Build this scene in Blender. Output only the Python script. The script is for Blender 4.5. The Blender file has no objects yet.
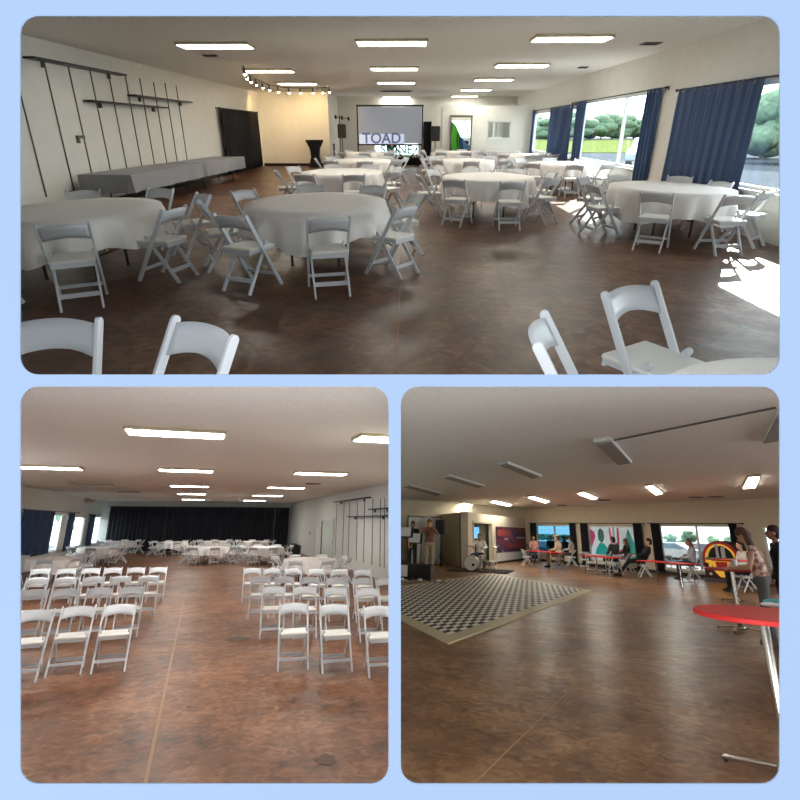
import bpy, bmesh, math, random
from mathutils import Vector, Matrix, noise
random.seed(7)
PI = math.pi
C = bpy.context.scene.collection
S = bpy.context.scene

# ------------------------------------------------------------------ camera, light, exposure
FPX, PX, PY = 520.0, 400.0, 350.0            # focal length and principal point in pixels
PITCH = math.atan((520 - PY) / FPX)
cam_d = bpy.data.cameras.new('camera'); cam = bpy.data.objects.new('camera', cam_d); C.objects.link(cam)
cam.location = (0, 0, 1.6); cam.rotation_euler = (PI/2 + PITCH, 0, 0)
cam_d.sensor_width = 36; cam_d.lens = 36 * FPX / 800; cam_d.shift_y = -50 / 800
cam_d.clip_start = 0.05; cam_d.clip_end = 400
S.camera = cam
WORLD = 3.0; EXPO = 0.6
S.view_settings.view_transform = 'Standard'; S.view_settings.look = 'None'
S.view_settings.gamma = 1; S.view_settings.exposure = EXPO; S.view_settings.use_curve_mapping = False
w = bpy.data.worlds.new('sky'); S.world = w; w.use_nodes = True
bg = w.node_tree.nodes['Background']; bg.inputs[0].default_value = (.93, .97, 1, 1); bg.inputs[1].default_value = WORLD
bpy.context.scene.cycles.max_bounces = 8; bpy.context.scene.cycles.diffuse_bounces = 5
bpy.context.scene.cycles.sample_clamp_indirect = 6
LAMP = 12.5            # fluorescent diffusers
SUN = 12.0

CAMW = Vector((0, 0, 1.6)); RC = Matrix.Rotation(PITCH, 3, 'X')
def ray(x, y):
    return (RC @ Vector(((x-PX)/FPX, 1.0, -(y-PY)/FPX))).normalized()
FWD = RC @ Vector((0, 1, 0))

class Room:
    """A hall: local frame x right, y into the hall, z up; its floor is z = 0 and the photographer's eye is at (0,0,h)."""
    def __init__(s, name, vp, a, b, h):
        up = ray(*b).cross(ray(*a)).normalized()
        if up.z < 0: up = -up
        f = ray(*vp); f = (f - up*(f @ up)).normalized(); r = f.cross(up)
        s.B = Matrix((r, f, up)); s.h = h; s.name = name; s.planes = []
        s.M = Matrix.Translation(CAMW - s.B.transposed() @ Vector((0, 0, h))) @ s.B.transposed().to_4x4()
        s.eye = Vector((0, 0, h)); s.objs = []
    def l(s, x, y): return s.B @ ray(x, y)
    def z(s, x, y, z=0.0):
        d = s.l(x, y); return s.eye + d*((z-s.h)/d.z)
    def Y(s, x, y, Y):
        d = s.l(x, y); return s.eye + d*(Y/d.y)
T = Room('T', (411, 130), (0, 130), (800, 130), 1.6)
L = Room('L', (205, 521), (0, 521), (800, 521), 2.0)
R = Room('R', (590, 535), (400, 529.3), (780, 540.7), 1.6)

class Wall:
    def __init__(s, room, P, Q):
        s.room = room; s.P = Vector((P[0], P[1], 0)); s.Q = Vector((Q[0], Q[1], 0))
        s.len = (s.Q-s.P).length; s.e = (s.Q-s.P)/s.len; s.n = Vector((-s.e.y, s.e.x, 0)); s.rz = math.atan2(s.e.y, s.e.x)
    def on(s, x, y, off=0.0):
        d = s.room.l(x, y); t = (s.P + s.n*off - s.room.eye) @ s.n / (d @ s.n); p = s.room.eye + d*t
        return ((p-s.P) @ s.e, p.z)
    def pt(s, a, z=0.0, off=0.0):
        p = s.P + s.e*a + s.n*off; p.z = z; return p

# sun for the top hall, through its right-hand windows
sd = bpy.data.lights.new('sun', 'SUN'); sd.energy = SUN; sd.angle = .01; sd.color = (1, .95, .85)
so = bpy.data.objects.new('sun', sd); C.objects.link(so)
sun_dir = T.B.transposed() @ Vector((-.96, -1.65, -1.0))
so.rotation_euler = sun_dir.to_track_quat('-Z', 'Y').to_euler()

# daylight stand-ins: lamps added out of frame as side-window light and floor bounce
def area(room, x, y, z, d, sx, sy, power, col=(.9, .95, 1)):
    ld = bpy.data.lights.new('added_fill', 'AREA'); ld.shape = 'RECTANGLE'; ld.size = sx; ld.size_y = sy; ld.energy = power; ld.color = col
    o = bpy.data.objects.new('added_fill', ld); C.objects.link(o); o.matrix_world = room.M @ Matrix.Translation((x, y, z)) @ Vector(d).to_track_quat('-Z', 'Y').to_matrix().to_4x4()
area(L, -6.7, 13, 1.7, (1, 0, .25), 1.7, 10, 170)
area(L, 0, 2.6, .25, (0, .35, 1), 8, 2, 250, (.92, .96, 1))
area(R, 12.8, 10, 1.5, (-1, 0, 0), 1.9, 14, 1500)
area(R, 6, 2.4, .25, (.1, .35, 1), 6, 2, 260, (1, .98, .95))

# ------------------------------------------------------------------ materials
MATS = {}
def rgb(r, g, b):
    f = lambda c: (c/255/12.92) if c/255 <= .04045 else ((c/255+.055)/1.055)**2.4
    return (f(r), f(g), f(b), 1)
def mat(name, col, rough=.6, metal=0, var=0, scale=5, bump=0, emit=None, spec=.5, sheen=0):
    if name in MATS: return MATS[name]
    m = bpy.data.materials.new(name); m.use_nodes = True; nt = m.node_tree; b = nt.nodes['Principled BSDF']
    b.inputs['Base Color'].default_value = col; b.inputs['Roughness'].default_value = rough; b.inputs['Metallic'].default_value = metal
    b.inputs['Specular IOR Level'].default_value = spec
    if sheen: b.inputs['Sheen Weight'].default_value = sheen
    if emit: b.inputs['Emission Color'].default_value = emit[0]; b.inputs['Emission Strength'].default_value = emit[1]
    if var or bump:
        tc = nt.nodes.new('ShaderNodeTexCoord'); nz = nt.nodes.new('ShaderNodeTexNoise'); nz.inputs['Scale'].default_value = scale; nz.inputs['Detail'].default_value = 5
        nt.links.new(tc.outputs['Object'], nz.inputs['Vector'])
        if var:
            cr = nt.nodes.new('ShaderNodeValToRGB'); e = cr.color_ramp.elements
            e[0].position = .3; e[1].position = .7
            e[0].color = tuple(c*(1-var) for c in col[:3])+(1,); e[1].color = tuple(min(1, c*(1+var)) for c in col[:3])+(1,)
            nt.links.new(nz.outputs['Fac'], cr.inputs[0]); nt.links.new(cr.outputs[0], b.inputs['Base Color'])
        if bump:
            bp = nt.nodes.new('ShaderNodeBump'); bp.inputs['Strength'].default_value = bump; bp.inputs['Distance'].default_value = .02
            nt.links.new(nz.outputs['Fac'], bp.inputs['Height']); nt.links.new(bp.outputs[0], b.inputs['Normal'])
    MATS[name] = m; return m
def floor_mat(name, dark, mid, light, rough):
    m = bpy.data.materials.new(name); m.use_nodes = True; nt = m.node_tree; b = nt.nodes['Principled BSDF']; N = nt.nodes.new; K = nt.links.new
    tc = N('ShaderNodeTexCoord'); n1 = N('ShaderNodeTexNoise'); n2 = N('ShaderNodeTexNoise'); n3 = N('ShaderNodeTexNoise')
    n1.inputs['Scale'].default_value = .9; n1.inputs['Detail'].default_value = 8; n1.inputs['Roughness'].default_value = .65
    n2.inputs['Scale'].default_value = 7; n2.inputs['Detail'].default_value = 6; n2.inputs['Distortion'].default_value = 1.2
    n3.inputs['Scale'].default_value = 3; n3.inputs['Detail'].default_value = 4
    for n in (n1, n2, n3): K(tc.outputs['Object'], n.inputs['Vector'])
    mx = N('ShaderNodeMath'); mx.operation = 'MULTIPLY_ADD'; mx.inputs[1].default_value = .45
    K(n2.outputs['Fac'], mx.inputs[0]); mu = N('ShaderNodeMath'); mu.operation = 'MULTIPLY'; mu.inputs[1].default_value = .55
    K(n1.outputs['Fac'], mu.inputs[0]); K(mu.outputs[0], mx.inputs[2])
    cr = N('ShaderNodeValToRGB'); e = cr.color_ramp.elements; e[0].position = .36; e[0].color = dark; e[1].position = .64; e[1].color = light
    q = e.new(.5); q.color = mid
    K(mx.outputs[0], cr.inputs[0]); K(cr.outputs[0], b.inputs['Base Color'])
    rr = N('ShaderNodeMapRange'); rr.inputs[3].default_value = rough-.1; rr.inputs[4].default_value = rough+.15
    K(n3.outputs['Fac'], rr.inputs[0]); K(rr.outputs[0], b.inputs['Roughness'])
    bp = N('ShaderNodeBump'); bp.inputs['Strength'].default_value = .12; bp.inputs['Distance'].default_value = .02; K(n2.outputs['Fac'], bp.inputs['Height']); K(bp.outputs[0], b.inputs['Normal'])
    return m
def glass_mat(tint=(.93, .97, .97, 1), name='window_glass'):
    m = bpy.data.materials.new(name); m.use_nodes = True; nt = m.node_tree; nt.nodes.clear(); N = nt.nodes.new; K = nt.links.new
    o = N('ShaderNodeOutputMaterial'); t = N('ShaderNodeBsdfTransparent'); g = N('ShaderNodeBsdfGlossy'); x = N('ShaderNodeMixShader')
    t.inputs[0].default_value = tint; g.inputs['Roughness'].default_value = .02; x.inputs[0].default_value = .06
    K(t.outputs[0], x.inputs[1]); K(g.outputs[0], x.inputs[2]); K(x.outputs[0], o.inputs[0]); return m
GLASS = glass_mat(); BLUEGLASS = glass_mat((.24, .40, .48, 1), 'blue_tinted_glass')
M_board = mat('mount_board_blue', tuple(c*0.985/WORLD/2**EXPO for c in rgb(191, 216, 253)[:3])+(1,), 1, spec=0)
M_floorT = floor_mat('stained_concrete_dark', rgb(58, 36, 24), rgb(98, 64, 44), rgb(140, 104, 82), .34)
M_floorL = floor_mat('stained_concrete_amber', rgb(72, 42, 22), rgb(124, 77, 46), rgb(166, 116, 80), .42)
M_floorR = floor_mat('stained_concrete_brown', rgb(72, 44, 24), rgb(126, 88, 54), rgb(172, 134, 94), .33)
M_wall = mat('painted_wall', rgb(232, 232, 226), .8, var=.03, scale=3, bump=.05)
M_wallL = mat('painted_wall_cool', rgb(226, 230, 226), .8, var=.03, scale=3, bump=.05)
M_wallR = mat('painted_wall_cream', rgb(214, 204, 182), .8, var=.03, scale=3, bump=.05)
M_ceil = mat('textured_ceiling', rgb(236, 234, 228), .9, var=.05, scale=22, bump=.35)
M_chair = mat('white_resin', rgb(216, 220, 226), .38)
M_pad = mat('white_vinyl_pad', rgb(238, 238, 234), .45)
M_cloth = mat('white_tablecloth', rgb(246, 242, 240), .8, var=.02, scale=30, sheen=.2)
M_gcloth = mat('grey_tablecloth', rgb(150, 152, 158), .8, var=.04, scale=14)
M_navy = mat('navy_curtain', rgb(40, 70, 114), .85, var=.12, scale=20, sheen=.2)
M_black = mat('black_drape', rgb(22, 22, 26), .9, var=.2, scale=18)
M_bdrape = mat('midnight_drape', rgb(24, 28, 40), .9, var=.2, scale=12, sheen=.25)
M_bplastic = mat('black_plastic', rgb(22, 22, 24), .5)
M_bmetal = mat('black_metal', rgb(30, 30, 32), .4, metal=.6)
M_leg = mat('table_leg_grey', rgb(70, 72, 76), .4, metal=.6)
M_chrome = mat('brushed_steel', rgb(196, 190, 180), .22, metal=1)
M_strip = mat('dark_slotted_steel', rgb(108, 108, 104), .5, metal=.5)
M_trimw = mat('white_trim', rgb(225, 228, 226), .5)
M_lampoff = mat('unlit_diffuser', rgb(150, 152, 150), .5)
M_lamp = mat('lit_diffuser', (1, 1, 1, 1), .5, emit=((1, .95, .82, 1), LAMP))
M_lampL = mat('bright_diffuser', (1, 1, 1, 1), .5, emit=((1, .97, .9, 1), 20))
M_lampframe = mat('fixture_frame', rgb(190, 180, 150), .5)
M_red = mat('red_tabletop', rgb(205, 36, 34), .5)
M_joint = mat('floor_joint_fill', rgb(168, 132, 104), .7)
M_grass = mat('lawn_grass', rgb(98, 110, 66), 1, spec=0, var=.3, scale=2)
M_asph = mat('asphalt', rgb(84, 90, 98), 1, spec=0, var=.1, scale=3)
M_leaf = mat('foliage', rgb(92, 118, 96), .9, var=.4, scale=3)
M_trunk = mat('bark', rgb(90, 74, 60), .9)
M_skin = mat('skin_light', rgb(206, 156, 130), .55)
M_skin2 = mat('skin_tan', rgb(168, 116, 92), .55)

# ------------------------------------------------------------------ mesh helpers
class MB:
    def __init__(s): s.bm = bmesh.new()
    def box(s, c, d, rot=None):
        m = Matrix.Translation(c) @ (rot.to_4x4() if rot else Matrix.Identity(4)) @ Matrix.Diagonal((d[0], d[1], d[2], 1))
        bmesh.ops.create_cube(s.bm, size=1, matrix=m); return s
    def bar(s, p, q, a, b, side=None):       # rectangular bar p->q, a wide along side, b thick
        p, q = Vector(p), Vector(q); z = (q-p).normalized(); x = Vector(side) if side else Vector((1, 0, 0))
        x = (x - z*(x @ z)).normalized(); y = z.cross(x); r = Matrix((x, y, z)).transposed()
        return s.box((p+q)/2, (a, b, (q-p).length), r)
    def tube(s, p, q, r, r2=None, seg=10):
        p, q = Vector(p), Vector(q); r2 = r if r2 is None else r2
        m = Matrix.Translation((p+q)/2) @ (q-p).to_track_quat('Z', 'Y').to_matrix().to_4x4()
        bmesh.ops.create_cone(s.bm, cap_ends=True, segments=seg, radius1=r, radius2=r2, depth=(q-p).length, matrix=m); return s
    def path(s, pts, r, seg=8):
        for a, b in zip(pts, pts[1:]): s.tube(a, b, r, seg=seg)
        for a in pts[1:-1]: s.ball(a, (r, r, r), 1)
        return s
    def ball(s, c, d, sub=2, rot=None):
        m = Matrix.Translation(c) @ (rot.to_4x4() if rot else Matrix.Identity(4)) @ Matrix.Diagonal((d[0], d[1], d[2], 1))
        bmesh.ops.create_icosphere(s.bm, subdivisions=sub, radius=1, matrix=m); return s
    def lathe(s, prof, seg=24, c=(0, 0, 0), sx=1, sy=1):
        rings = []
        for r, z in prof:
            rings.append([s.bm.verts.new((c[0]+r*sx*math.cos(2*PI*i/seg), c[1]+r*sy*math.sin(2*PI*i/seg), c[2]+z)) for i in range(seg)])
        for a, b in zip(rings, rings[1:]):
            for i in range(seg): s.bm.faces.new((a[i], a[(i+1) % seg], b[(i+1) % seg], b[i]))
        s.bm.faces.new(rings[-1]); s.bm.faces.new(rings[0][::-1]); return s
    def prism(s, pts, y0, y1):              # outline in x,z extruded along y
        a = [s.bm.verts.new((x, y0, z)) for x, z in pts]; b = [s.bm.verts.new((x, y1, z)) for x, z in pts]
        n = len(pts); s.bm.faces.new(a); s.bm.faces.new(b[::-1])
        for i in range(n): s.bm.faces.new((a[i], b[i], b[(i+1) % n], a[(i+1) % n]))
        return s
    def grid(s, fn, nu, nv):
        v = [[s.bm.verts.new(fn(i/nu, j/nv)) for j in range(nv+1)] for i in range(nu+1)]
        for i in range(nu):
            for j in range(nv): s.bm.faces.new((v[i][j], v[i+1][j], v[i+1][j+1], v[i][j+1]))
        return s
    def build(s, name, m, parent=None, room=None, smooth=False, bevel=0, solid=0, kind=None, label=None, M=None):
        bmesh.ops.recalc_face_normals(s.bm, faces=s.bm.faces[:])
        me = bpy.data.meshes.new(name); s.bm.to_mesh(me); s.bm.free()
        for x in (m if isinstance(m, (list, tuple)) else [m]): me.materials.append(x)
        if smooth:
            for p in me.polygons: p.use_smooth = True
        o = bpy.data.objects.new(name, me); C.objects.link(o)
        if parent is not None: o.parent = parent
        if bevel:
            b = o.modifiers.new('b', 'BEVEL'); b.width = bevel; b.segments = 2; b.limit_method = 'ANGLE'
        if solid:
            b = o.modifiers.new('s', 'SOLIDIFY'); b.thickness = solid
        if room is not None: o.matrix_world = room.M @ (M or Matrix.Identity(4)); room.objs.append(o)
        if kind: o['kind'] = kind
        if label: o['label'] = label
        return o
def loc(x, y, z=0, rz=0, s=1): return Matrix.Translation((x, y, z)) @ Matrix.Rotation(rz, 4, 'Z') @ Matrix.Scale(s, 4)
def tag(o, label, cat, group=None):
    o['label'] = label; o['category'] = cat
    if group: o['group'] = group
    return o
def thing(room, name, label, cat, x, y, rz=0, z=0, group=None, s=1):
    o = bpy.data.objects.new(name, None); o.empty_display_size = .1; C.objects.link(o)
    o.matrix_world = room.M @ loc(x, y, z, rz, s); room.objs.append(o)
    return tag(o, label, cat, group)
def dup(root, room, x, y, rz, label, group=None, z=0, s=1):
    r = root.copy(); C.objects.link(r); r.matrix_world = room.M @ loc(x, y, z, rz, s); room.objs.append(r)
    r['label'] = label
    if group: r['group'] = group
    for ch in root.children:
        c = ch.copy(); C.objects.link(c); c.parent = r; c.matrix_basis = ch.matrix_basis.copy()
        for g in ch.children:
            d = g.copy(); C.objects.link(d); d.parent = c; d.matrix_basis = g.matrix_basis.copy()
    return r
def struct(room, name, mb, m, M=None, **k): return mb.build(name, m, room=room, kind='structure', M=M, **k)
def wall_mesh(room, wall, name, m, H, holes=(), th=.14, a0=0, a1=None, z0=0):
    a1 = wall.len if a1 is None else a1
    xs = sorted({a0, a1, *[h[0] for h in holes], *[h[1] for h in holes]}); zs = sorted({z0, H, *[h[2] for h in holes], *[h[3] for h in holes]})
    xs = [x for x in xs if a0 <= x <= a1]; b = MB()
    for i in range(len(xs)-1):
        for j in range(len(zs)-1):
            cx, cz = (xs[i]+xs[i+1])/2, (zs[j]+zs[j+1])/2
            if any(h[0] < cx < h[1] and h[2] < cz < h[3] for h in holes): continue
            b.box((cx, -th/2, cz), (xs[i+1]-xs[i], th, zs[j+1]-zs[j]))
    return struct(room, name, b, m, M=loc(wall.P.x, wall.P.y, 0, wall.rz))
WN = [0]
def window(room, wall, a0, a1, z0, z1, mull=(.5,), fr=.05, m=None, glass=None):
    WN[0] += 1; m = m or M_trimw
    b = MB(); y = -.07
    b.box(((a0+a1)/2, y, z1-fr/2), (a1-a0, .09, fr)); b.box(((a0+a1)/2, y, z0+fr/2), (a1-a0, .09, fr))
    b.box((a0+fr/2, y, (z0+z1)/2), (fr, .09, z1-z0)); b.box((a1-fr/2, y, (z0+z1)/2), (fr, .09, z1-z0))
    for q in mull: b.box((a0+(a1-a0)*q, y, (z0+z1)/2), (fr*1.3, .08, z1-z0))
    o = struct(room, 'window_%d' % WN[0], b, m, M=loc(wall.P.x, wall.P.y, 0, wall.rz))
    MB().box(((a0+a1)/2, y, (z0+z1)/2), (a1-a0-.02, .006, z1-z0-.02)).build('pane', glass or GLASS, o)
    MB().box(((a0+a1)/2, .02, z0-.02), (a1-a0+.08, .1, .035)).build('sill', m, o)
    return o
def curtain(room, wall, a0, a1, z0, z1, label, m, folds=None, amp=.035, off=.09, rings=0, group=None, name='curtain'):
    folds = folds or max(2, int(abs(a1-a0)/.17)); W = abs(a1-a0); ac = (a0+a1)/2; p = wall.pt(ac, 0, off)
    o = thing(room, name, label, 'curtain', p.x, p.y, wall.rz, group=group)
    ph = random.random()*6
    def fn(u, v):
        k = .6+.4*(1-v)
        return Vector(((u-.5)*W + .01*math.sin(9*v+u*20), amp*k*math.sin(u*folds*2*PI+ph)+.01*math.sin(u*folds*4.3*PI+v*3), z0+(z1-z0)*v))
    MB().grid(fn, folds*8, 6).build('fabric_panel', m, o, smooth=True, solid=.006)
    for i in range(rings):
        b = MB(); x = ((i+.5)/rings-.5)*W; yy = 0
        for k in range(10):
            t0, t1 = 2*PI*k/10, 2*PI*(k+1)/10
            b.tube((x, yy+.028*math.cos(t0)-.0, z1-.07+.028*math.sin(t0)), (x, yy+.028*math.cos(t1), z1-.07+.028*math.sin(t1)), .009, seg=5)
        b.build('grommet', M_chrome, o)
    return o
def rod(room, wall, a0, a1, z, label, off=.09):
    p = wall.pt((a0+a1)/2, z, off); W = abs(a1-a0)
    o = thing(room, 'curtain_rod', label, 'curtain rod', p.x, p.y, wall.rz, z)
    MB().tube((-W/2, 0, 0), (W/2, 0, 0), .016).build('pole', M_bmetal, o)
    for s in (-1, 1):
        MB().ball((s*W/2, 0, 0), (.035, .03, .03)).build('finial', M_bmetal, o)
        MB().box((s*(W/2-.08), -off/2, 0), (.02, off, .02)).box((s*(W/2-.08), -off+.005, 0), (.04, .01, .08)).build('bracket', M_bmetal, o)
    return o
def text_part(txt, size, m, parent, x, z, y=0, name='lettering', mirror=False, ext=.004):
    cu = bpy.data.curves.new(name, 'FONT'); cu.body = txt; cu.size = size; cu.extrude = ext; cu.align_x = 'CENTER'; cu.align_y = 'CENTER'; cu.offset = size*.02
    t = bpy.data.objects.new('tmp', cu); C.objects.link(t); dg = bpy.context.evaluated_depsgraph_get()
    me = bpy.data.meshes.new_from_object(t.evaluated_get(dg)); bpy.data.objects.remove(t)
    me.materials.clear(); me.materials.append(m)
    o = bpy.data.objects.new(name, me); C.objects.link(o); o.parent = parent
    o.matrix_basis = Matrix.Translation((x, y, z)) @ Matrix.Rotation(PI/2, 4, 'X') @ Matrix.Diagonal((-1 if mirror else 1, 1, 1, 1))
    return o

# ------------------------------------------------------------------ mount board with three openings, the blue border between the pictures
def board():
    Z = 1.2
    cu = bpy.data.curves.new('mount_border', 'CURVE'); cu.dimensions = '2D'; cu.fill_mode = 'BOTH'; cu.extrude = .0015
    def P(x, y): return ((x-PX)/FPX*Z, -(y-PY)/FPX*Z)
    def spl(pts):
        s = cu.splines.new('POLY'); s.points.add(len(pts)-1); s.use_cyclic_u = True
        for i, p in enumerate(pts): s.points[i].co = (p[0], p[1], 0, 1)
    spl([(-14, -9), (14, -9), (14, 9), (-14, 9)])
    for x0, y0, x1, y1, r in ((20.5, 16, 779.5, 374.5, 18), (20.5, 386.5, 388.5, 783.5, 18), (400.8, 386.5, 779.5, 783.5, 18)):
        pts = []
        for cx, cy, a in ((x1-r, y0+r, -90), (x1-r, y1-r, 0), (x0+r, y1-r, 90), (x0+r, y0+r, 180)):
            for k in range(9):
                t = math.radians(a+k*90/8); pts.append(P(cx+r*math.cos(t), cy+r*math.sin(t)))
        spl(pts)
    o = bpy.data.objects.new('t', cu); C.objects.link(o); dg = bpy.context.evaluated_depsgraph_get()
    me = bpy.data.meshes.new_from_object(o.evaluated_get(dg)); bpy.data.objects.remove(o)
    me.materials.clear(); me.materials.append(M_board)
    b = bpy.data.objects.new('mount_border', me); C.objects.link(b); b['kind'] = 'structure'
    b.matrix_world = Matrix.Translation(CAMW + FWD*Z) @ cam.rotation_euler.to_matrix().to_4x4()
board()
def wedge(name, A, Bq, c0, c1, d0, d1):
    """added unseen slab that stops light leaking between two halls"""
    bm = bmesh.new(); vs = []
    for (a, b) in ((A, Bq),):
        for (px, py) in (a[0], a[1], b[1], b[0]):
            r = ray(px, py); r = r/(r @ FWD)
            vs.append((CAMW + r*d0, CAMW + r*d1))
    n = [bm.verts.new(v[0]) for v in vs]; f = [bm.verts.new(v[1]) for v in vs]
    bm.faces.new(n); bm.faces.new(f[::-1])
    for i in range(4): bm.faces.new((n[i], f[i], f[(i+1) % 4], n[(i+1) % 4]))
    me = bpy.data.meshes.new(name); bm.to_mesh(me); bm.free(); me.materials.append(M_ceil)
    o = bpy.data.objects.new(name, me); C.objects.link(o); o['kind'] = 'structure'; return o
wedge('light_block_top_bottom', ((-3000, 379.5), (4000, 379.5)), ((-3000, 381.5), (4000, 381.5)), 0, 0, 1.203, 6.5)  # added unseen slab, keeps light from leaking between upper and lower halls
wedge('light_block_bottom_halls', ((393.3, 381.5), (393.3, 4000)), ((395.3, 381.5), (395.3, 4000)), 0, 0, 1.203, 45)  # second added slab, hidden edge-on, blocks light between the lower halls
def pl(a, b, inside):
    n = ray(*a).cross(ray(*b)).normalized()
    if n @ ray(*inside) < 0: n = -n
    return (CAMW.copy(), n)
FRONT = (CAMW + FWD*1.203, FWD.copy())
T.planes = [pl((0, 379), (800, 379), (400, 200)), FRONT]
L.planes = [pl((0, 382), (800, 382), (200, 600)), pl((393, 382), (393, 790), (200, 600)), FRONT]
R.planes = [pl((0, 382), (800, 382), (600, 600)), pl((395.6, 382), (395.6, 790), (600, 600)), FRONT]

# ------------------------------------------------------------------ shared builders
PARK = Matrix.Translation((0, 0, -60))
def proto_empty(name, cat):
    o = bpy.data.objects.new(name, None); C.objects.link(o); o['category'] = cat; return o
def make_chair():
    t = proto_empty('folding_chair', 'chair')
    fy = lambda z: .24-.46*z/.8
    b = MB()
    for s in (-1, 1):
        b = MB().bar((s*.205, .24, 0), (s*.21, -.22, .80), .022, .045)
        b.tube((s*.21-.011, fy(.8), .80), (s*.21+.011, fy(.8), .80), .0225, seg=12); b.build('leg', M_chair, t, bevel=.004)
        b = MB().bar((s*.178, -.27, 0), (s*.178, .07, .50), .02, .042)
        b.tube((s*.178-.01, .07, .50), (s*.178+.01, .07, .50), .021, seg=12); b.build('leg', M_chair, t, bevel=.004)
    MB().box((0, -.185, .425), (.36, .02, .05)).box((0, .17, .425), (.36, .02, .04)).box((-.165, 0, .43), (.02, .36, .035)).box((.165, 0, .43), (.02, .36, .035)).build('seat_frame', M_chair, t)
    MB().box((0, .0, .458), (.385, .40, .03)).build('seat', M_pad, t, bevel=.012)
    def bk(u, v):
        x = (u-.5)*.40; z = .655+.135*v + (.02 if v > .5 else .035)*(1-(2*u-1)**2); return Vector((x, fy(z)-.035*(1-(2*u-1)**2), z))
    MB().grid(bk, 12, 3).build('backrest', M_chair, t, smooth=True, solid=.018)
    MB().box((0, fy(.14), .14), (.40, .016, .035)).build('stretcher', M_chair, t)
    MB().box((0, -.27+.34*.13/.5, .13), (.35, .016, .045)).build('stretcher', M_chair, t)
    return t
CHAIR = make_chair()
def make_table(ry):
    t = proto_empty('round_table', 'table')
    MB().lathe([(.84, 0), (.86, .01), (.86, .03), (.84, .035)], 40, (0, 0, .705), 1, ry).build('tabletop', M_cloth, t)
    for a in (45, 135, 225, 315):
        x, y = .42*math.cos(math.radians(a)), .5*math.sin(math.radians(a))
        MB().tube((x, y, 0), (x, y, .70), .018).ball((x, y, .012), (.026, .026, .012), 1).build('leg', M_leg, t)
    MB().bar((-.3, -.35, .25), (-.3, .35, .25), .02, .02).bar((.3, -.35, .25), (.3, .35, .25), .02, .02).bar((-.3, 0, .25), (.3, 0, .25), .02, .02).build('brace', M_leg, t)
    return t
RY = 1.3
TABLE = make_table(RY)
def cloth_mesh(seed=0, drop=.36, r=.885):
    b = MB(); n = 96; rnd = random.Random(seed); ph = [rnd.random()*6 for _ in range(4)]
    def fn(u, v):
        a = u*2*PI
        if v <= .4: k = v/.4; return Vector((r*k*math.cos(a), r*RY*k*math.sin(a), .748))
        q = (v-.4)/.6; w = .06*math.sin(13*a+ph[0])+.045*math.sin(21*a+ph[1])+.02*math.sin(5*a+ph[2])
        dd = drop*(1+.18*math.sin(4*a+ph[3]))
        rr = r + .012*min(1, q*5) + q*(.03+w)
        return Vector((rr*math.cos(a), (rr+ (RY-1)*r)*math.sin(a), .748-.006*min(1, q*6)-dd*q))
    b.grid(fn, n, 10); bmesh.ops.remove_doubles(b.bm, verts=b.bm.verts[:], dist=.0005); return b
cl = cloth_mesh(1).build('tablecloth', M_cloth, smooth=True); CLOTHS = [cl]
cl['category'] = 'tablecloth'
c2 = cloth_mesh(5, .40).build('tablecloth', M_cloth, smooth=True); c2['category'] = 'tablecloth'; CLOTHS.append(c2)
for o in CLOTHS: o.hide_render = False
POS = {-90: 'near side', -45: 'near right', 0: 'right end', 45: 'far right', 90: 'far side', 135: 'far left', 180: 'left end', -135: 'near left'}
def posname(a):
    a = (a+180) % 360-180; k = min(POS, key=lambda q: abs((a-q+180) % 360-180)); return POS[k]
def round_set(room, px, py, desc, rot=0, skip=(), grp='', Rx=1.13, Ry=1.5, jit=6, n=8, cloth=True):
    c = room.z(px, py, .75); x, y = c.x, c.y; lo, hi = (-6.9, 5.1) if room is T else (-6.6, 5.9)
    x = max(lo+.9, min(hi-.9, x))
    dup(TABLE, room, x, y, 0, 'round folding banquet table under white cloth, the ' + desc, 'round tables of ' + grp)
    k = random.choice(CLOTHS); o = k.copy(); C.objects.link(o); o.matrix_world = room.M @ loc(x, y, 0, random.choice((0, PI))); room.objs.append(o)
    tag(o, 'white cloth draped over the ' + desc, 'tablecloth', 'white tablecloths of ' + grp)
    for i in range(n):
        a = rot + i*360/n
        if any(abs((a-s+180) % 360-180) < 20 for s in skip): continue
        t = math.radians(a); jr = random.uniform(-.03, .06)
        cx, cy = x+(Rx+jr)*math.cos(t), y+(Ry+jr)*math.sin(t)
        cx = max(lo+.12, min(hi-.12, cx))
        rz = math.atan2(y-cy, x-cx)-PI/2 + math.radians(random.uniform(-jit, jit))
        dup(CHAIR, room, cx, cy, rz, 'white folding chair at the %s of the %s' % (posname(a), desc), 'folding chairs of ' + grp)
    return x, y
def fixture(room, H, x0, y0, x1, y1, label, lit=True, group=None, rz=0, W=None, D=None):
    a = room.z(x0, (y0+y1)/2, H); b = room.z(x1, (y0+y1)/2, H); c = room.z((x0+x1)/2, y0, H); d = room.z((x0+x1)/2, y1, H)
    m = room.z((x0+x1)/2, (y0+y1)/2, H); W = W or (a-b).length; D = D or min(2.2, max(.25, abs(c.y-d.y)))
    o = thing(room, 'ceiling_light', label, 'light', m.x, m.y, rz, H, group)
    MB().box((0, 0, -.025), (W+.03, D+.03, .05)).build('frame', M_lampframe, o)
    MB().box((0, 0, -.045), (W-.04, D-.05, .03)).build('diffuser', (M_lampL if room is L else M_lamp) if lit else M_lampoff, o)
    return o
def vent(room, H, x, y, label, W=.35, D=.3):
    p = room.z(x, y, H); o = thing(room, 'ceiling_vent', label, 'vent', p.x, p.y, 0, H)
    MB().box((0, 0, -.01), (W, D, .02)).build('frame', M_strip, o)
    b = MB()
    for i in range(5): b.box((0, (i-2)*D/6, -.024), (W*.85, .012, .008))
    b.build('louvres', M_bplastic, o); return o
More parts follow.
